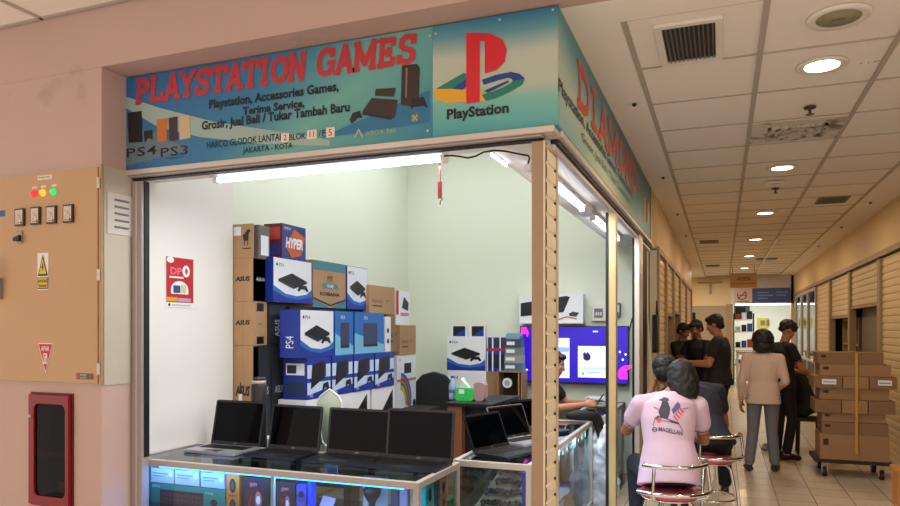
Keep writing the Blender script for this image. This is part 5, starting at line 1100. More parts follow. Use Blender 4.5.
x0 = UY(615.5, 7.8)[1]; x1 = UY(621, 7.8)[1]; z0 = WP(618, 317, 7.8).z; z1 = WP(618, 303, 7.8).z
t = thing('meter_box', 'dark narrow meter box on the back wall right of the gold post', 'meter', (x0, 7.8, z0), world=True)
MB().box(x0, x1, 7.74, 7.80, z0, z1, mat('meter_grey', (90, 90, 92), .4)).build('housing', t, .003); MB().box(x0+.012, x1-.012, 7.736, 7.74, z0+.05, z1-.02, M_WHITE).build('dial', t)
pts = [(.0, 2.44), (.01, 2.30), (.012, 2.1), (-.01, 1.9), (-.06, 1.7), (-.10, 1.55), (-.13, 1.42)]
tag(MB().tube([(-.84+a, 7.77, z) for a, z in pts], .007, M_BLACK).build('wall_cable'), 'dark cable hanging down the back wall beside the end post', 'cable')
# things under the television
def bs(px, py, Y=7.3): return WP(px, py, Y)
x0 = UY(583, 7.3)[1]; t = thing('console', 'black and white game console lying below the television', 'console', (x0, 7.35, ZS), world=True)
MB().box(x0, UY(607, 7.3)[1], 7.30, 7.55, ZS+.001, ZS+.05, CB).box(x0+.02, UY(605, 7.3)[1], 7.32, 7.5, ZS+.05, ZS+.085, PSW).build('case', t, .003); MB().box(x0+.03, UY(603, 7.3)[1], 7.318, 7.32, ZS+.055, ZS+.062, CB).build('disc_slot', t)
xq = UY(617, 7.2)[1]; tag(MB().lathe((-1.02, 7.18, ZT), [(.03, 0), (.035, .03), (.035, .09), (.025, .10)], mat('red_cup', (190, 50, 46), .4), 16).build('red_jar'), 'small red jar on the far counter end right of the gold post', 'jar')
# ---------------------------------------------------------------- people
SKIN = mat('skin_tan', (176, 122, 92), .5); SKIN2 = mat('skin_brown', (150, 98, 72), .5); LIP = mat('lip', (150, 84, 76), .5); EYEW = mat('eye_white', (220, 214, 206), .3); EYEB = mat('eye_dark', (26, 18, 16), .3)
HAIR = mat('hair_black', (13, 12, 12), .6, noise=.3, nscale=60)
V = Vector
def rings(sec, n=18, cap=True):
    """closed loft through elliptical sections (centre, axis a, axis b) -> verts, faces"""
    vs = []; fs = []
    for c, a, b in sec:
        for i in range(n):
            t = 2*math.pi*i/n; vs.append(c+a*math.cos(t)+b*math.sin(t))
    for j in range(len(sec)-1):
        for i in range(n): fs.append((j*n+i, j*n+(i+1) % n, (j+1)*n+(i+1) % n, (j+1)*n+i))
    fs += [tuple(range(n))[::-1], tuple(range((len(sec)-1)*n, len(sec)*n))]
    return vs, fs
class Body:
    def __init__(s): s.p = []
    def cap(s, p0, p1, r0, r1, tag, n=14, flat=1.0, up=None):
        p0, p1 = V(p0), V(p1); d = p1-p0; L = d.length; d = d/L if L > 1e-6 else V((0, 0, 1))
        a = (V(up)-d*d.dot(V(up))).normalized() if up is not None else d.orthogonal().normalized(); b = d.cross(a); sec = []
        for k in range(1, 5):
            q = math.pi/2*k/5; sec.append((p0-d*r0*math.cos(q), a*r0*math.sin(q)*flat, b*r0*math.sin(q)))
        N = max(2, int(L/.025))
        for k in range(N+1):
            r = r0+(r1-r0)*k/N; sec.append((p0+d*L*k/N, a*r*flat, b*r))
        for k in range(4, 0, -1):
            q = math.pi/2*k/5; sec.append((p1+d*r1*math.cos(q), a*r1*math.sin(q)*flat, b*r1*math.sin(q)))
        s.p.append((*rings(sec, n), tag)); return s
    def ell(s, c, r, tag, R=None, n=16):
        c = V(c); R = R or Matrix.Identity(3); sec = []
        for k in range(1, 12):
            q = math.pi*k/12; sec.append((c-R @ V((0, 0, r[2]*math.cos(q))), R @ V((r[0]*math.sin(q), 0, 0)), R @ V((0, r[1]*math.sin(q), 0))))
        s.p.append((*rings(sec, n), tag)); return s
    def loft(s, sec, tag, n=28):
        """sec: (centre, right axis, fwd axis) ; refined"""
        out = []
        for j in range(len(sec)-1):
            for k in range(4):
                t = k/4; out.append(tuple(sec[j][i].lerp(sec[j+1][i], t) for i in range(3)))
        out.append(sec[-1]); s.p.append((*rings(out, n), tag)); return s
    def build(s, name, parent, mats, vox=.008, smooth=3):
        me = bpy.data.meshes.new('raw'); vs = []; fs = []; tg = []
        for v, f, t in s.p:
            b = len(vs); vs += [tuple(q) for q in v]; fs += [tuple(b+k for k in g) for g in f]; tg += [t]*len(v)
        me.from_pydata(vs, [], fs); o = bpy.data.objects.new('raw', me); COL.objects.link(o)
        md = o.modifiers.new('r', 'REMESH'); md.mode = 'VOXEL'; md.voxel_size = vox; md.use_smooth_shade = True
        ms = o.modifiers.new('s', 'SMOOTH'); ms.iterations = smooth; ms.factor = .5
        dg = bpy.context.evaluated_depsgraph_get(); dg.update(); m2 = bpy.data.meshes.new_from_object(o.evaluated_get(dg)); m2.name = name
        bpy.data.objects.remove(o); bpy.data.meshes.remove(me)
        kd = kdtree.KDTree(len(vs))
        for i, q in enumerate(vs): kd.insert(q, i)
        kd.balance()
        for m in mats: m2.materials.append(m)
        vt = [tg[kd.find(q.co)[1]] for q in m2.vertices]
        mi = []
        for p in m2.polygons:
            ts = [vt[k] for k in p.vertices]; mi.append(max(set(ts), key=ts.count))
        m2.polygons.foreach_set('material_index', mi); m2.polygons.foreach_set('use_smooth', [True]*len(mi)); m2.update()
        r = bpy.data.objects.new(name, m2); COL.objects.link(r); r.parent = parent; return r
def hand(B, w, d, nrm, curl=.5, tag=0, side=1, sc=1.0):
    """w wrist, d direction of the fingers, nrm = back of the hand; thumb leaves on side*cross"""
    d = V(d).normalized(); nrm = V(nrm); nrm = (nrm-d*nrm.dot(d)).normalized(); x = d.cross(nrm)*side; w = V(w)
    L = .088*sc
    B.cap(w, w+d*L*.55, .024*sc, .030*sc, tag, flat=.62, up=nrm); B.cap(w+d*L*.45-x*.018*sc, w+d*L*.95-x*.026*sc, .020*sc, .014*sc, tag, flat=.8, up=nrm); B.cap(w+d*L*.45+x*.016*sc, w+d*L*.95+x*.024*sc, .020*sc, .014*sc, tag, flat=.8, up=nrm)
    for i, (o, ln) in enumerate(((.030, .070), (.010, .080), (-.011, .074), (-.031, .058))):
        p = w+d*L*.92+x*o*sc; ang = 0; ln *= sc
        q = d.copy(); r = .0092*sc
        for k, fr in enumerate((.45, .32, .25)):
            ang += curl*(.75 if k == 0 else 1.0)
            q = (d*math.cos(ang)-nrm*math.sin(ang)); p2 = p+q*ln*fr; B.cap(p, p2, r, r*.93, tag, n=10); p = p2; r *= .93
    p = w+d*L*.25+x*.022*sc; q = (d*.7+x*.75-nrm*.35).normalized(); p2 = p+q*.040*sc; B.cap(p, p2, .014*sc, .011*sc, tag, n=10)
    q = (d*.9+x*.2-nrm*.45).normalized(); B.cap(p2, p2+q*.032*sc, .011*sc, .009*sc, tag, n=10)
def head(B, c, fwd, up, tags, sc=1.0):
    """c centre of the skull; tags skin, lip, eyewhite, eyedark, hair"""
    f = V(fwd).normalized(); u = V(up); u = (u-f*u.dot(f)).normalized(); r = f.cross(u); R = Matrix((r, f, u)).transposed(); c = V(c)
    P = lambda a, b, h: c+(r*a+f*b+u*h)*sc
    sk = tags[0]
    B.ell(P(0, -.010, .022), (.076*sc, .094*sc, .088*sc), sk, R); B.ell(P(0, .028, -.045), (.058*sc, .060*sc, .066*sc), sk, R); B.ell(P(0, .062, -.092), (.026*sc, .022*sc, .020*sc), sk, R)
    B.ell(P(0, .070, .022), (.050*sc, .020*sc, .016*sc), sk, R)
    B.cap(P(0, .084, .010), P(0, .103, -.026), .009*sc, .013*sc, sk, n=10); B.ell(P(0, .098, -.030), (.018*sc, .012*sc, .010*sc), sk, R, 10)
    B.ell(P(0, .084, -.058), (.024*sc, .010*sc, .006*sc), tags[1], R, 12); B.ell(P(0, .082, -.066), (.021*sc, .010*sc, .006*sc), tags[1], R, 12)
    for s_ in (-1, 1):
        B.ell(P(s_*.077, -.006, -.012), (.010*sc, .020*sc, .031*sc), sk, R @ Matrix.Rotation(s_*.2, 3, 'Z'), 12); B.ell(P(s_*.045, .058, -.028), (.020*sc, .020*sc, .020*sc), sk, R, 12)
        B.ell(P(s_*.030, .078, .002), (.014*sc, .010*sc, .008*sc), tags[2], R, 12); B.ell(P(s_*.030, .0855, .002), (.0065*sc, .006*sc, .0065*sc), tags[3], R, 10)
        B.cap(P(s_*.016, .088, .024), P(s_*.044, .080, .026), .0055*sc, .004*sc, tags[4], n=8)
    return P, R
def person(name, label, loc, rotz, J, col, hair='short', sleeve='short', skin=SKIN, group=None, sc=1.0, lean=(0, 0), vox=.008, shirtcut=.05, build=1.0, headsc=1.0, hairamp=1.0, hairsc=1.0):
    """J joints in local metres: x right, y forward, z up"""
    t = thing(name, label, 'person', loc, rotz, group)
    B = Body(); SK, LI, EW, EB, HA, SH, PA, SO = range(8)
    g = {k: V(v)*sc for k, v in J.items() if not isinstance(v, (int, float))}; k_ = sc*build
    pel, ch, nk, hd = g['pelvis'], g['chest'], g['neck'], g['head']; R_ = (g['shR']-g['shL']).normalized(); upv = (nk-pel).normalized(); fw = upv.cross(R_).normalized()
    Rh = (g['hipR']-g['hipL']).normalized()
    mid = pel.lerp(ch, .5)+fw*J.get('_belly', V((0, 0, 0)))[0] if '_belly' in J else pel.lerp(ch, .5)
    B.loft([(pel-upv*.10*sc, Rh*.13*k_, fw*.105*k_), (pel-upv*.03*sc, Rh*.160*k_, fw*.118*k_), (pel+upv*.02*sc, Rh*.10*k_, fw*.08*k_)], PA)
    B.loft([(pel-upv*shirtcut*sc, Rh*.184*k_, fw*.142*k_), (pel+upv*.05*sc, Rh*.168*k_, fw*.128*k_), (mid, R_*.150*k_, fw*.112*k_), (ch, R_*.168*k_, fw*.118*k_), (ch+upv*.10*sc, R_*.172*k_, fw*.108*k_), (nk-upv*.055*sc, R_*.125*k_, fw*.085*k_), (nk-upv*.015*sc, R_*.065*k_, fw*.062*k_)], SH)
    B.cap(nk-upv*.03*sc, hd-upv*.04*sc-V(g['face'])*.0, .054*sc, .052*sc, SK)
    for s_ in ('L', 'R'):
        q = 1 if s_ == 'R' else -1
        sh, el, wr = g['sh'+s_], g['el'+s_], g['wr'+s_]
        B.cap(nk-upv*.05*sc+R_*q*.03, sh, .05*k_, .056*k_, SH)
        if sleeve == 'long':
            B.cap(sh, el, .058*k_, .046*k_, SH); B.cap(el, el.lerp(wr, .93), .046*k_, .034*k_, SH); B.cap(el, wr, .03*k_, .024*k_, SK)
        else:
            B.cap(sh, el, .046*k_, .036*k_, SK); B.cap(sh, sh.lerp(el, .50), .060*k_, .060*k_, SH); B.cap(el, wr, .037*k_, .025*k_, SK)
        hp, kn, an, to = g['hip'+s_], g['kn'+s_], g['an'+s_], g['to'+s_]
        B.cap(hp, kn, .088*k_, .062*k_, PA); B.cap(kn, an.lerp(kn, .10), .062*k_, .055*k_, PA); B.cap(an, an+V((0, 0, .03)), .034*sc, .034*sc, SK)
        hl = an-(to-an)*V((1, 1, 0))*.3; B.cap(V((hl.x, hl.y, to.z+.008)), to, .036*sc, .034*sc, SO, flat=.9, up=(0, 0, 1)); B.cap(an-V((0, 0, .02)), an.lerp(to, .6), .036*sc, .03*sc, SO)
        hdir = V(J.get('hd'+s_, tuple((wr-el).normalized()))); hn = V(J.get('hn'+s_, (q*.8, 0, .6)))
        hand(B, wr, hdir, hn, J.get('curl'+s_, .4), SK, -q, sc)
    hf = V(J['face']); P, R = head(B, hd, hf, J.get('hup', (0, 0, 1)), (SK, LI, EW, EB, HA), sc*headsc)
    b = B.build('body', t, [skin, LIP, EYEW, EYEB, HAIR, col[0], col[1], col[2]], vox)
    Hh = Body(); P0 = P; P = (lambda a, b, h_: P0(a*hairsc, b*hairsc, h_*hairsc)); R = R*hairsc if hairsc != 1 else R
    if hair == 'short': Hh.ell(P(0, -.020, .034), (.084*sc, .098*sc, .092*sc), 0, R); Hh.ell(P(0, .045, .082), (.062*sc, .045*sc, .028*sc), 0, R); Hh.ell(P(0, -.062, -.02), (.070*sc, .045*sc, .06*sc), 0, R)
    elif hair == 'cap': Hh.ell(P(0, -.008, .048), (.094*sc, .112*sc, .085*sc), 0, R); Hh.ell(P(0, .060, .070), (.066*sc, .045*sc, .030*sc), 0, R); Hh.ell(P(0, -.070, .0), (.070*sc, .035*sc, .05*sc), 0, R)
    elif hair == 'bob':
        Hh.ell(P(0, -.022, .030), (.094*sc, .108*sc, .100*sc), 0, R); Hh.loft([(P(0, -.030, .03), (R @ V((.098*sc, 0, 0))), (R @ V((0, .092*sc, 0)))), (P(0, -.040, -.04), (R @ V((.104*sc, 0, 0))), (R @ V((0, .080*sc, 0)))), (P(0, -.048, -.11), (R @ V((.096*sc, 0, 0))), (R @ V((0, .066*sc, 0)))), (P(0, -.052, -.165), (R @ V((.074*sc, 0, 0))), (R @ V((0, .045*sc, 0))))], 0)
        Hh.ell(P(0, .045, .088), (.068*sc, .045*sc, .028*sc), 0, R)
    elif hair == 'round':
        Hh.ell(P(0, -.018, .022), (.104*sc, .116*sc, .108*sc), 0, R); Hh.ell(P(0, -.04, -.05), (.095*sc, .085*sc, .075*sc), 0, R); Hh.ell(P(0, .045, .088), (.068*sc, .045*sc, .028*sc), 0, R)
    h = Hh.build('hair', t, [HAIR], .006, 1)
    md = h.modifiers.new('strands', 'DISPLACE'); md.texture = HTX; md.strength = .020*hairamp; md.texture_coords = 'LOCAL'; md.mid_level = .45
    t['_P'] = 0
    return t, g, (R_, fw, upv)
STAND = dict(pelvis=(0, 0, .93), chest=(0, .0, 1.24), neck=(0, -.01, 1.46), head=(0, .015, 1.605), shL=(-.175, -.01, 1.385), shR=(.175, -.01, 1.385), elL=(-.22, -.02, 1.11), elR=(.22, -.02, 1.11), wrL=(-.23, .05, .87), wrR=(.23, .05, .87),
    hipL=(-.088, 0, .90), hipR=(.088, 0, .90), knL=(-.10, .02, .50), knR=(.10, .02, .50), anL=(-.10, -.02, .08), anR=(.10, -.02, .08), toL=(-.12, .13, .032), toR=(.12, .13, .032), face=(0, 1, -.1))
def pose(**k): d = dict(STAND); d.update(k); return d
BLK = mat('cloth_black', (15, 15, 17), .8, noise=.1, nscale=20); BLK2 = mat('cloth_black_trouser', (13, 13, 16), .8); SHOE = mat('shoe_black', (18, 17, 18), .4); NAVY = mat('cloth_navy', (30, 33, 48), .8, noise=.08, nscale=20)
PINK = mat('cloth_pale_pink', (214, 186, 208), .8, noise=.03, nscale=12, bump=.3); PK2 = mat('trouser_navy', (24, 28, 44), .8); SWE = mat('sweater_beige', (206, 180, 162), .9, noise=.10, nscale=70, bump=.4); GRY = mat('trouser_grey', (112, 112, 118), .8, noise=.06, nscale=15); SANDAL = mat('shoe_dark', (26, 24, 24), .5)

HTX = bpy.data.textures.new('strand_noise', 'CLOUDS'); HTX.noise_scale = .03; HTX.noise_depth = 3
# woman in pink, seated, back to the camera
pw_ = WD(669, 472, 4.55)
SEATZ = .57
J = dict(pelvis=(0, 0, .11), chest=(.01, .10, .40), neck=(.035, .17, .585), head=(.115, .235, .665), shL=(-.165, .13, .50), shR=(.215, .17, .49), elL=(-.245, .27, .30), elR=(.265, .24, .25), wrL=(-.215, .47, .34), wrR=(.16, .46, .27),
    hipL=(-.09, .03, .06), hipR=(.09, .03, .06), knL=(-.16, .44, .05), knR=(.15, .44, .05), anL=(-.15, .40, -.36), anR=(.13, .40, -.36), toL=(-.17, .54, -.40), toR=(.15, .54, -.40), face=(-.15, 1, -.45), hup=(0, .35, 1), curlL=.5, curlR=.5)
J = {k: (V(v)+V((0, 0, SEATZ)) if k not in ('face', 'hup', 'curlL', 'curlR', 'hdL', 'hdR') else v) for k, v in J.items()}
rw = .22
pk, g, ax = person('person', 'seated person in a pale pink T-shirt with a dog print on the back', (pw_.x, pw_.y, 0), rw, J, (PINK, PK2, SHOE), 'bob', 'short', SKIN2, None, 1.0, vox=.007, shirtcut=.12, build=1.08, headsc=.98, hairamp=.8, hairsc=1.0)
# print on the back: laid on the shirt surface by casting onto it
bpy.context.view_layer.update()
def shirt_print(par, frame, polys, name):
    """drape flat shapes on the body surface"""
    bod = [c for c in par.children if c.name.startswith('body')][0]; me = bod.data
    from mathutils.bvhtree import BVHTree
    bv = BVHTree.FromPolygons([v.co for v in me.vertices], [tuple(p.vertices) for p in me.polygons])
    mb = MB()
    for pts, m, k in polys:
        bm = bmesh.new(); vs = [bm.verts.new((a, b, 0)) for a, b in pts]; bm.faces.new(vs); bmesh.ops.triangulate(bm, faces=bm.faces[:])
        for _ in range(2): bmesh.ops.subdivide_edges(bm, edges=bm.edges[:], cuts=1)
        bm.verts.index_update(); out = []
        for v in bm.verts:
            o = frame.p(v.co.x, v.co.y, .3); h = bv.ray_cast(o, -frame.n); out.append((h[0] if h[0] is not None else frame.p(v.co.x, v.co.y, 0))+frame.n*(.0025+k))
        mb.add(out, [tuple(v.index for v in f.verts) for f in bm.faces], m); bm.free()
    return mb.build(name, par)
up_ = (g['neck']-g['pelvis']).normalized(); rt = V((1, 0, 0)); rt = (rt-up_*rt.dot(up_)).normalized()
fr = Fr(g['chest']+up_*-.05, rt, up_)   # normal = right x up = backwards
GD = mat('print_charcoal', (70, 70, 84), .8); GR_ = mat('print_red_fade', (206, 96, 110), .8); GB_ = mat('print_blue_fade', (88, 96, 150), .8); GN = mat('print_tan', (150, 130, 140), .8)
polys = [([(-.065, .03), (-.020, .03), (-.010, .06), (-.005, .10), (-.022, .145), (-.012, .155), (-.018, .172), (-.042, .18), (-.060, .165), (-.075, .158), (-.072, .148), (-.056, .145), (-.062, .12), (-.080, .07)], GD, 0),
    ([(.002, .09), (.042, .15), (.060, .13), (.060, .115), (.015, .06)], GB_, 0), ([(.012, .045), (.062, .112), (.085, .088), (.040, .020)], GR_, .0003),
    ([(-.10, .02), (-.085, .045), (.055, .008), (.05, -.002)], GD, .0006), ([(-.09, .03), (-.06, .03), (-.065, .0), (-.085, .0)], GR_, .0002), ([(-.10, .035), (-.093, .035), (-.105, -.02), (-.112, -.02)], GN, 0), ([(.035, .018), (.043, .018), (.082, -.04), (.074, -.04)], GN, 0),
    ([(-.11, .10), (-.105, .108), (-.07, .085), (-.075, .08)], GN, 0), ([(.075, .11), (.115, .125), (.115, .118), (.08, .102)], GN, 0)]
for k in range(3): polys.append(([(.022+.014*k, .052+.018*k-.02*0), (.026+.014*k, .058+.018*k), (.048+.014*k, .036+.018*k), (.044+.014*k, .030+.018*k)], mat('print_pale_stripe', (226, 206, 214), .8), .0007))
v, f_ = textmesh('MAGELLAN', .02, 0, 1.0); x0 = min(q[0] for q in v); x1 = max(q[0] for q in v); s = .15/(x1-x0)
for ff in f_:
    polys.append(([(-.075+(v[i][0]-x0)*s, -.055-(v[i][0]-x0)*s*.10+v[i][1]*.040) for i in ff], GD, 0))
ringp = [(math.cos(a*math.pi/6), math.sin(a*math.pi/6)) for a in range(12)]
for a in range(12):
    p, q = ringp[a], ringp[(a+1) % 12]; polys.append(([(-.098+.016*p[0], -.045+.016*p[1]), (-.098+.016*q[0], -.045+.016*q[1]), (-.098+.011*q[0], -.045+.011*q[1]), (-.098+.011*p[0], -.045+.011*p[1])], GD, 0))
polys.append(([(-.108, -.048), (-.088, -.048), (-.088, -.043), (-.108, -.043)], GD, 0))
shirt_print(pk, fr, polys, 'shirt_print')

CHROME = mat('chrome', (216, 214, 210), .12, 1.0); CUSH = mat('cushion_rose', (206, 84, 104), .45)
def stool(label, loc, rot):
    t = thing('chrome_stool', label, 'stool', loc, rot, 'chrome stools by the corridor counter')
    sz = SEATZ-.045
    MB().lathe((0, 0, sz), [(0, -.035), (.17, -.035), (.188, -.022), (.19, -.008), (.175, .004), (0, .012)], CUSH, 32).build('seat', t)
    MB().lathe((0, 0, sz-.045), [(0, 0), (.175, 0), (.18, .008), (.175, .012), (0, .012)], CHROME, 28).build('seat_pan', t)
    for a in range(4):
        q = math.pi/4+a*math.pi/2; c, s_ = math.cos(q), math.sin(q)
        MB().tube([(c*.06, s_*.06, sz-.05), (c*.13, s_*.13, sz-.055), (c*.165, s_*.165, sz-.09), (c*.20, s_*.20, .25), (c*.225, s_*.225, .012)], .012, CHROME).cyl((c*.225, s_*.225, 0), (c*.225, s_*.225, .02), .016, M_BLACK).build('leg', t)
    MB().tube([(.205*math.cos(a*math.pi/12), .205*math.sin(a*math.pi/12), .20) for a in range(24)], .009, CHROME, closed=True).build('foot_ring', t)
    # curved back rails round the rear (-y)
    for z, r, a0, a1 in ((sz+.19, .235, 205, 345), (sz+.02, .255, 200, 340)):
        MB().tube([(r*math.cos(math.radians(a)), r*math.sin(math.radians(a)), z) for a in range(a0, a1+1, 7)], .014, CHROME, 10).build('back_rail', t)
    for a in (225, 325):
        q = math.radians(a); c, s_ = math.cos(q), math.sin(q)
        MB().tube([(.15*c, .15*s_, sz-.04), (.235*c, .235*s_, sz-.02), (.258*c, .258*s_, sz+.02), (.236*c, .236*s_, sz+.19)], .011, CHROME).build('back_post', t)
    return t
stool('chrome stool with rose seat under the person in pink', (pw_.x, pw_.y, 0), rw+.25)

# second seated person, navy shirt, leaning to the counter
p2 = WD(710, 470, 5.75)
J = dict(pelvis=(0, 0, .11), chest=(-.06, .13, .38), neck=(-.20, .22, .56), head=(-.35, .26, .65), shL=(-.27, .16, .48), shR=(.09, .22, .48), elL=(-.50, .24, .34), elR=(.15, .30, .18), wrL=(-.43, .26, .54), wrR=(.02, .46, .22),
    hipL=(-.09, .03, .06), hipR=(.09, .03, .06), knL=(-.14, .44, .05), knR=(.16, .42, .05), anL=(-.14, .38, -.36), anR=(.16, .36, -.36), toL=(-.15, .52, -.40), toR=(.18, .50, -.40), face=(-.3, 1, -.5), hup=(0, .4, 1), curlL=.7, curlR=.5)
J = {k: (V(v)+V((0, 0, SEATZ)) if k not in ('face', 'hup', 'curlL', 'curlR') else v) for k, v in J.items()}
person('person', 'seated person in a navy T-shirt leaning to the counter, behind the one in pink', (p2.x, p2.y, 0), .12, J, (NAVY, BLK2, SHOE), 'round', 'short', SKIN2, vox=.009, build=1.02)
stool('chrome stool under the person in navy', (p2.x, p2.y, 0), .5)
# standing man in black, facing left with arms out
p3 = WD(719, 457, 8.55)
J = pose(elL=(-.25, .06, 1.13), elR=(.25, .04, 1.11), wrL=(-.18, .31, 1.13), wrR=(.20, .30, 1.13), face=(0, 1, -.35), head=(0, .05, 1.60), hnL=(-.3, 0, 1), hnR=(.3, 0, 1), curlL=.5, curlR=.5, anL=(-.10, -.05, .08), toL=(-.12, .10, .032), knL=(-.10, .03, .5), anR=(.10, .04, .08), toR=(.12, .19, .032))
person('person', 'standing man in a black T-shirt facing left with both forearms raised', (p3.x, p3.y, 0), math.radians(78), J, (mat('shirt_black_plaid', (30, 29, 33), .85, noise=.3, nscale=14), BLK2, SHOE), 'short', 'short', SKIN, sc=1.015, vox=.009, build=1.16)
# two men behind him
p4 = WD(681.5, 440, 10.3)
J = pose(elL=(-.24, .12, 1.14), elR=(.24, .12, 1.14), wrL=(-.12, .34, 1.12), wrR=(.12, .34, 1.12), face=(0, 1, -.5), head=(0, .04, 1.60))
person('person', 'dark-clothed man farthest left by the shutters, head bowed', (p4.x, p4.y, 0), math.radians(-120), J, (BLK, BLK2, SHOE), 'short', 'short', SKIN2, sc=.96, vox=.010, build=1.05)
p5 = WD(698, 440, 9.6)
person('person', 'dark-clothed man half hidden behind the man with raised forearms', (p5.x, p5.y, 0), math.radians(140), J, (NAVY, BLK2, SHOE), 'short', 'short', SKIN2, sc=.98, vox=.010, build=1.05)
# woman in beige sweater
p6 = WD(763, 471, 7.72)
J = dict(pelvis=(0, 0, .85), chest=(0, .01, 1.12), neck=(0, .0, 1.315), head=(0, .02, 1.43), shL=(-.165, 0, 1.245), shR=(.165, 0, 1.245), elL=(-.215, -.02, .99), elR=(.225, -.01, 1.0), wrL=(-.225, .04, .77), wrR=(.15, .17, .90),
    hipL=(-.085, 0, .82), hipR=(.085, 0, .82), knL=(-.10, .02, .45), knR=(.09, .05, .45), anL=(-.14, -.04, .08), anR=(.12, .06, .08), toL=(-.17, .10, .03), toR=(.15, .20, .03), face=(.1, 1, -.1))
person('person', 'short-haired woman in a beige sweater and grey trousers seen from behind', (p6.x, p6.y, 0), math.radians(-2), J, (SWE, GRY, SANDAL), 'round', 'long', SKIN, vox=.009, shirtcut=.10, build=1.0, hairsc=1.1)
# young man in black right of her
p7 = WD(783, 462, 8.45)
J = pose(elL=(-.23, .10, 1.12), elR=(.23, .10, 1.12), wrL=(-.10, .34, 1.06), wrR=(.12, .34, 1.04), face=(0, 1, -.45), head=(0, .06, 1.595), neck=(0, .01, 1.455), curlL=.6, curlR=.6, knR=(.10, .06, .5))
person('person', 'young man in a black T-shirt looking down, right of the woman in beige', (p7.x, p7.y, 0), math.radians(-62), J, (BLK, BLK2, SHOE), 'cap', 'short', SKIN, sc=.975, vox=.009)
# seated or crouching person by the trolley
p8 = WD(812, 463, 8.75)
J = dict(pelvis=(0, 0, .60), chest=(0, .10, .88), neck=(0, .17, 1.08), head=(0, .22, 1.20), shL=(-.17, .12, .99), shR=(.17, .12, .99), elL=(-.24, .24, .76), elR=(.24, .24, .76), wrL=(-.10, .42, .86), wrR=(.12, .44, .84),
    hipL=(-.09, .02, .56), hipR=(.09, .02, .56), knL=(-.13, .42, .52), knR=(.13, .42, .52), anL=(-.10, .36, .09), anR=(.12, .38, .09), toL=(-.11, .50, .032), toR=(.14, .52, .032), face=(0, 1, -.5), hup=(0, .5, 1))
person('person', 'dark-clothed person seated low between the young man and the box trolley', (p8.x-.04, p8.y+.05, 0), math.radians(75), J, (BLK, BLK2, mat('shoe_pale', (150, 146, 140), .5)), 'short', 'short', SKIN2, vox=.010)
t = thing('low_stool', 'low dark stool under the seated person beside the trolley', 'stool', (p8.x-.04, p8.y+.05, 0))
MB().rbox(-.16, .16, -.16, .16, .42, .46, M_DARK, .03).build('seat', t)
for a in (-1, 1):
    for b in (-1, 1): MB().cyl((a*.12, b*.12, 0), (a*.11, b*.11, .42), .015, M_DARK, n=8).build('leg', t)
# shopkeeper behind the corner post with a phone
p9 = WP(546, 440, 6.35)
J = dict(pelvis=(0, 0, .62), chest=(0, .06, .92), neck=(0, .10, 1.12), head=(0, .14, 1.25), shL=(-.17, .08, 1.04), shR=(.17, .08, 1.04), elL=(-.22, .20, .87), elR=(.22, .22, .87), wrL=(-.10, .42, .90), wrR=(.10, .44, .90),
    hipL=(-.09, .02, .58), hipR=(.09, .02, .58), knL=(-.12, .30, .55), knR=(.12, .30, .55), anL=(-.10, .24, .09), anR=(.10, .24, .09), toL=(-.11, .36, .032), toR=(.12, .36, .032), face=(0, 1, -.3), curlL=.7, curlR=.8, hnL=(-.9, 0, .4), hnR=(.9, 0, .4))
person('person', 'shopkeeper sitting mostly behind the corner post, forearms out holding a phone', (p9.x-.06, p9.y, 0), math.radians(-92), J, (BLK, BLK2, SHOE), 'short', 'short', SKIN, vox=.009)
t = thing('low_stool', 'dark stool under the shopkeeper behind the corner post', 'stool', (p9.x-.06, p9.y, 0))
MB().rbox(-.16, .16, -.16, .16, .45, .49, M_DARK, .03).build('seat', t)
for a in (-1, 1):
    for b in (-1, 1): MB().cyl((a*.12, b*.12, 0), (a*.11, b*.11, .45), .015, M_DARK, n=8).build('leg', t)
ph = V((p9.x-.06+.545, p9.y-.0, .925))
t = thing('mobile_phone', 'black mobile phone held by the shopkeeper in front of the television', 'phone', ph, math.radians(20)); t.rotation_euler = (math.radians(55), 0, math.radians(-88))
MB().rbox(-.037, .037, -.075, .075, -.004, .004, M_BLACK, .008).build('phone_body', t); MB().rbox(-.034, .034, -.071, .071, .004, .0046, M_SCR, .006).build('phone_screen', t)

# bag and plastic sack at the end of the inner counter
t = thing('black_bag', 'soft black bag slumped over the end of the inner counter', 'bag', (-1.0, 5.7, ZT))
B = Body(); bx_ = [(-.16, -.02, .045), (-.06, .02, .05), (.02, .06, .05), (.06, .08, -.02), (.08, .10, -.12), (.10, .09, -.20)]
for i in range(len(bx_)-1): B.cap(bx_[i], bx_[i+1], (.035, .045, .05, .045, .04, .03)[i], (.045, .05, .045, .04, .03, .02)[i], 0)
B.build('bag_body', t, [mat('bag_black', (14, 14, 16), .7, noise=.2, nscale=20, bump=.5)], .012)
MB().tube([(-.02, .02, .10), (.03, .03, .10), (.08, .05, .04), (.11, .06, -.06)], .008, mat('bag_strap', (44, 40, 34), .6)).build('strap', t)
t = thing('plastic_sack', 'big crumpled silvery plastic sack standing between the inner counters', 'sack', (-.96, 5.93, 0))
B = Body(); B.cap((0, 0, .16), (0, 0, .50), .15, .14, 0); B.cap((0, 0, .5), (.02, .02, .74), .12, .05, 0); B.ell((.05, -.06, .30), (.12, .1, .2), 0)
o = B.build('sack_body', t, [mat('sack_plastic', (176, 186, 200), .22, noise=.25, nscale=9)], .014)
tx = bpy.data.textures.new('crumple', 'CLOUDS'); tx.noise_scale = .09; md = o.modifiers.new('crumple', 'DISPLACE'); md.texture = tx; md.strength = .07; md.texture_coords = 'LOCAL'
t = thing('clear_bag', 'crumpled clear plastic bag with blue print by the arm of the person in pink', 'bag', WD(624, 446, 5.15))
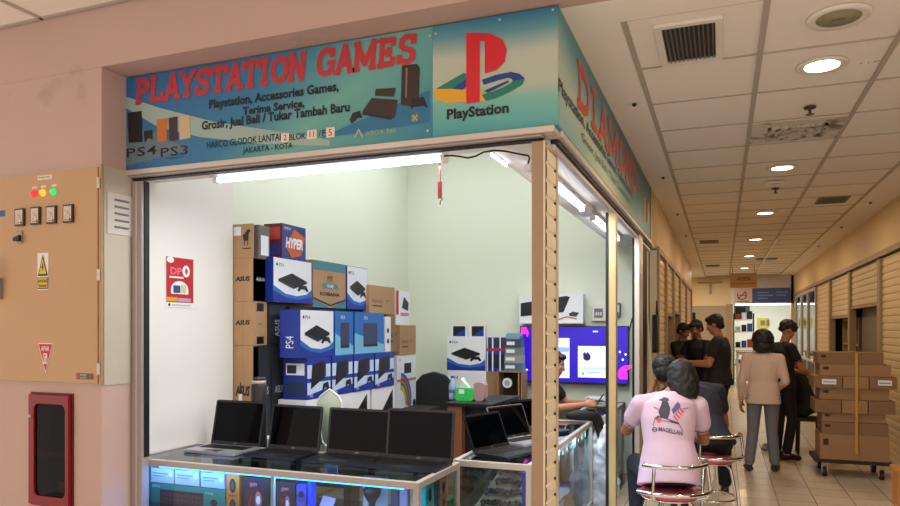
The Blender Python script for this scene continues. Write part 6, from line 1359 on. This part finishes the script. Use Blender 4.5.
B = Body(); B.ell((0, 0, 0), (.07, .09, .12), 0); B.cap((0, 0, .08), (.02, 0, .17), .04, .02, 0)
o = B.build('bag_body', t, [mat('clear_bag_plastic', (206, 206, 218), .2, noise=.2, nscale=14)], .012); md = o.modifiers.new('crumple', 'DISPLACE'); md.texture = tx; md.strength = .05; md.texture_coords = 'LOCAL'
t.location = (-.80, t.location.y, t.location.z)

# papers and black case hung on the first shutter
t = thing('hung_papers', 'white paper sheets and a black case hanging on the first corridor shutter', 'papers', (-.655, 8.5, 1.2), world=True)
a = WX(650.5, 380, -.65); b = WX(655, 340, -.65)
MB().hexa([(-.677, a.y, .95), (-.677, b.y, .95), (-.66, b.y, .95), (-.66, a.y, .95), (-.677, a.y+.02, 1.72), (-.677, a.y+.1, 1.55), (-.67, a.y+.1, 1.55), (-.67, a.y+.02, 1.72)], mat('paper_white', (220, 214, 202), .7)).build('paper', t)
MB().rbox(-.677, -.63, b.y-.02, b.y+.22, 1.32, 1.72, M_BLACK, .03, 'x').tube([(-.64, b.y+.02, 1.70), (-.64, b.y+.08, 1.86), (-.64, b.y+.18, 1.72)], .008, M_BLACK).build('case', t)

# ---------------------------------------------------------------- trolley with cartons
YT_ = 8.35
tx0, tx1 = UY(818, YT_)[1], UY(893, YT_)[1]
t = thing('platform_trolley', 'dark platform trolley under the strapped cartons', 'trolley', ((tx0+tx1)/2, YT_, 0), world=True)
MB().box(tx0-.03, min(tx1, 1.70), YT_+.02, YT_+.55, .15, .19, M_DARK).build('platform', t, .004)
for x in (tx0+.07, min(tx1, 1.7)-.09):
    for y in (YT_+.07, YT_+.49):
        w_ = MB().cyl((x-.02, y, .05), (x+.02, y, .05), .05, mat('wheel_rubber', (30, 28, 28), .6), n=18).build('wheel', t)
        h_ = MB().cyl((x-.022, y, .05), (x+.022, y, .05), .02, M_ALUW, n=12).box(x-.028, x-.023, y-.02, y+.02, .05, .15, M_ALUW).box(x+.023, x+.028, y-.02, y+.02, .05, .15, M_ALUW).build('caster_fork', None); h_.parent = w_; h_.data.transform(Matrix.Translation(-t.location))
TC = mat('trolley_card', (156, 120, 84), .7, noise=.08, nscale=6); TC2 = mat('trolley_card_dark', (134, 102, 72), .7, noise=.08, nscale=6)
def yz(py, px=856): return WP(px, py, YT_).z
rows = [(435, 458, ((820, 890, 'one'),), 0), (423, 434.5, ((822, 889, 'one'),), .0), (413.5, 422.5, ((822, 886, 'one'),), .02), (400.5, 413, ((815, 841.5, 'a'), (842.5, 868, 'b'), (869, 896, 'c')), -.02), (388.5, 400, ((820, 890, 'one'),), .02), (376.5, 388, ((813.5, 842.5, 'a'), (843.5, 869, 'b'), (870, 898, 'c')), -.02), (364.5, 376, ((820, 891.5, 'one'),), 0), (352.5, 364, ((818, 884, 'one'),), .0)]
names = ['widest carton at the bottom of the trolley stack', 'long carton second from the bottom of the trolley stack', 'long carton third from the bottom of the trolley stack', None, 'dim recessed long carton in the middle of the trolley stack', None, 'long carton second from the top of the trolley stack', 'topmost long carton on the trolley stack']
zprev = .191
for i, (yb, yt2, cs_, dy) in enumerate([(r[1], r[0], r[2], r[3]) for r in rows]):
    ztop = yz(yt2)
    for j, (a, b, c) in enumerate(cs_):
        x0, x1 = UY(a, YT_+dy)[1], min(UY(b, YT_+dy)[1], 1.745)
        mb = MB().box(x0, x1, YT_+dy+.02, YT_+dy+.42, zprev, ztop-.003, TC if (i+j) % 2 == 0 else TC2); f = FY(YT_+dy+.02, x0, zprev); w_, h_ = x1-x0, ztop-.003-zprev
        if len(cs_) == 1: mb.rect(f, w_*.05, w_*.13, h_*.55, h_*.8, INK).line(f, [(0, h_*.5), (w_, h_*.5)], .002, KR2)
        else:
            mb.line(f, [(0, h_*.52), (w_, h_*.52)], .002, KR2)
            if i == 5 and j != 1: mb.rect(f, w_*.3, w_*.8, h_*.3, h_*.75, PSW, .0015).rect(f, w_*.35, w_*.75, h_*.48, h_*.54, INK, .0025)
        lab = names[i] if names[i] else '%s of three small cartons in the %s row of the trolley stack%s' % (['left', 'middle', 'right'][j], 'lower' if i == 3 else 'upper', ', white label' if i == 5 and j != 1 else '')
        tag(mb.build('carton'), lab, 'box', 'cartons on the trolley')
    zprev = ztop
xs_ = UY(856.5, YT_)[1]
t = tag(MB().box(xs_-.012, xs_+.012, YT_-.008, YT_-.004, .26, zprev+.004, mat('strap_yellow', (196, 150, 40), .5)).box(xs_-.012, xs_+.012, YT_-.008, YT_+.45, zprev+.001, zprev+.004, mat('strap_yellow', (196, 150, 40), .5)).build('packing_strap'), 'yellow strap running down the front of the trolley cartons', 'strap')
# wooden stool at the right edge
p = WD(896, 470, 6.2)
t = thing('wooden_stool', 'plain light wooden stool cut by the right edge of the photo', 'stool', (p.x+.17, p.y, 0)); zt4 = WD(896, 467, 6.2).z; wd = mat('orange_wood', (200, 138, 72), .5, noise=.1, nscale=8)
MB().box(-.19, .19, -.15, .15, zt4-.03, zt4, wd).build('seat', t, .004)
for a in (-1, 1):
    for b in (-1, 1): MB().box(a*.16-.02, a*.16+.02, b*.12-.02, b*.12+.02, 0, zt4-.03, wd).build('leg', t, .003)

# ---------------------------------------------------------------- far end of the passage
a = WP(730, 288, 17.6); b = WP(757, 273, 17.6)
t = thing('hanging_sign', 'small brown sign board hanging under the corridor ceiling, far end', 'sign', (a.x, 17.6, a.z), world=True)
sm = mat('sign_brown', (196, 154, 98), .5); MB().box(a.x, b.x, 17.6, 17.64, a.z, b.z, sm).build('board', t, .003)
f = FY(17.6, a.x, a.z); MB().text(f, (b.x-a.x)/2, (b.z-a.z)*.5, 'AMEN', (b.z-a.z)*.26, INK, .002, width=(b.x-a.x)*.5, center=True).rect(f, (b.x-a.x)*.05, (b.x-a.x)*.95, (b.z-a.z)*.28, (b.z-a.z)*.31, INK, .002).build('lettering', t)
for x in (a.x+.05, b.x-.06): MB().box(x, x+.01, 17.615, 17.625, b.z, 3.2, M_BLACK).build('hanger', t)
a = WP(735, 303, 20.8); b = WP(790, 287.5, 20.8)
t = thing('blue_shop_sign', 'dark blue sign with a pale logo panel above the bright far shop', 'sign', (a.x, 20.8, a.z), world=True)
MB().box(a.x, b.x, 20.85, 20.999, a.z, b.z, mat('sign_navy', (70, 88, 150), .5)).build('board', t)
f = FY(20.85, a.x, a.z); W, Hh = b.x-a.x, b.z-a.z; mb = MB().rect(f, 0, W*.32, 0, Hh, mat('sign_pale', (214, 188, 176), .5), .001)
sr = mat('sign_maroon', (130, 50, 70), .5); mb.ring(f, W*.13, Hh*.52, Hh*.24, Hh*.32, sr, .002, 14, 150, 400).line(f, [(W*.06, Hh*.3), (W*.2, Hh*.8)], Hh*.07, sr, .0025).line(f, [(W*.08, Hh*.55), (W*.2, Hh*.5)], Hh*.06, sr, .003).rect(f, W*.04, W*.26, Hh*.08, Hh*.14, sr, .002).build('logo', t)
mb = MB(); lb = mat('sign_light_blue', (120, 150, 200), .5)
for k, (x0, x1) in enumerate(((.42, .62), (.42, .70), (.42, .60), (.76, .96), (.76, .94))): mb.rect(f, W*x0, W*x1, Hh*(.66-.2*(k % 3)), Hh*(.74-.2*(k % 3)), lb, .002)
mb.build('lettering', t)
t = thing('strip_light', 'bright strip light under the blue sign of the far shop', 'light', (1.0, 21.3, 2.24), world=True)
MB().box(.35, 1.72, 21.03, 21.09, 2.215, 2.245, M_TUBE).build('tube', t); MB().box(.33, 1.74, 21.02, 21.10, 2.245, 2.27, M_FIX).build('housing', t)
a = WP(734, 320, 22); b = WP(750, 305, 22)
t = thing('wall_monitor', 'grey box-shaped monitor high in the far shop', 'monitor', (a.x, 22, a.z), world=True)
mg2 = mat('monitor_grey', (120, 126, 120), .4); MB().box(a.x, b.x, 22, 22.35, a.z, b.z, mg2).build('housing', t, .02); MB().box(a.x+.04, b.x-.12, 21.99, 22, a.z+.06, b.z-.06, M_BLACK).build('screen', t); MB().box(a.x+.1, a.x+.15, 22.1, 22.2, b.z, 2.9, mg2).build('bracket', t)
a = WP(757, 328, 24.15); b = WP(769, 318, 24.15)
mb = MB().box(a.x, b.x, 24.17, 24.2, a.z, b.z, mat('poster_yellow', (206, 190, 90), .5)); f = FY(24.17, a.x, a.z); mb.rect(f, .1, .24, .08, .24, mat('poster_olive', (130, 120, 60), .5)).rect(f, .27, .36, .06, .26, mat('poster_olive', (130, 120, 60), .5)); tag(mb.build('wall_notice'), 'small yellow notice on the white wall of the far shop', 'notice')
t = thing('goods_rack', 'rack of dark shelves with goods at the left of the far shop', 'rack', (.6, 21.8, 0), world=True)
for z in (.5, 1.0, 1.45, 1.8): MB().box(.30, .84, 21.6, 22.0, z, z+.03, M_WHITE).build('shelf_board', t)
for x in (.30, .82): MB().box(x, x+.03, 21.6, 22.0, 0, 2.0, M_DARK).build('upright', t)
k = 0
for z in (.53, 1.03, 1.48, 1.83):
    for x in (.36, .52, .67):
        c = [(40, 70, 150), (170, 50, 50), (220, 220, 224), (30, 30, 36)][k % 4]; n_ = ['blue', 'red', 'white', 'black'][k % 4]
        tag(MB().rbox(x, x+.13, 21.62, 21.85, z, z+.15+.04*((k*7) % 3), mat('goods_'+n_, c, .5), .015).build('goods_box'), '%s goods box, %s on the %s shelf of the far rack' % (n_, ['left', 'middle', 'right'][k % 3], ['lowest', 'second', 'third', 'top'][k//3]), 'box', 'goods on the far rack'); k += 1
t = thing('white_bench', 'pale slatted counter in front of the far shop', 'counter', (.8, 20.2, 0), world=True)
for z in (.22, .55, .86): MB().box(.35, 1.6, 20.15, 20.2, z, z+.09, M_ALUW).build('rail', t)
for x in (.35, .95, 1.55): MB().box(x, x+.06, 20.2, 20.26, 0, .97, M_ALUW).build('post', t)
MB().box(.33, 1.65, 20.1, 20.5, .97, 1.0, M_ALUW).build('top', t)
t = thing('dark_panel', 'dark door-height panel at the left passage end', 'panel', (-.72, 18.5, 0), world=True); a = WP(690, 400, 18.5); b = WP(695.5, 400, 18.5)
MB().box(a.x, b.x, 18.5, 18.56, .02, 1.97, M_DARK).build('board', t, .004); MB().box(a.x+.01, a.x+.05, 18.48, 18.5, 0, 1.97, M_TANP).build('edge_strip', t)
t = thing('ceiling_bracket', 'small T-shaped bracket on the cream wall at the passage end', 'bracket', (-.25, 20.9, 2.5), world=True); a = WP(710.5, 294, 20.95); MB().box(a.x-.03, a.x+.03, 20.93, 20.995, a.z, a.z+.32, M_TANP).box(a.x-.35, a.x+.3, 20.95, 20.995, a.z+.30, a.z+.34, M_TANP).build('bracket_body', t)

# ---------------------------------------------------------------- tidy
for o in S.objects:
    for k in ('_w', '_P'):
        if k in o: del o[k]
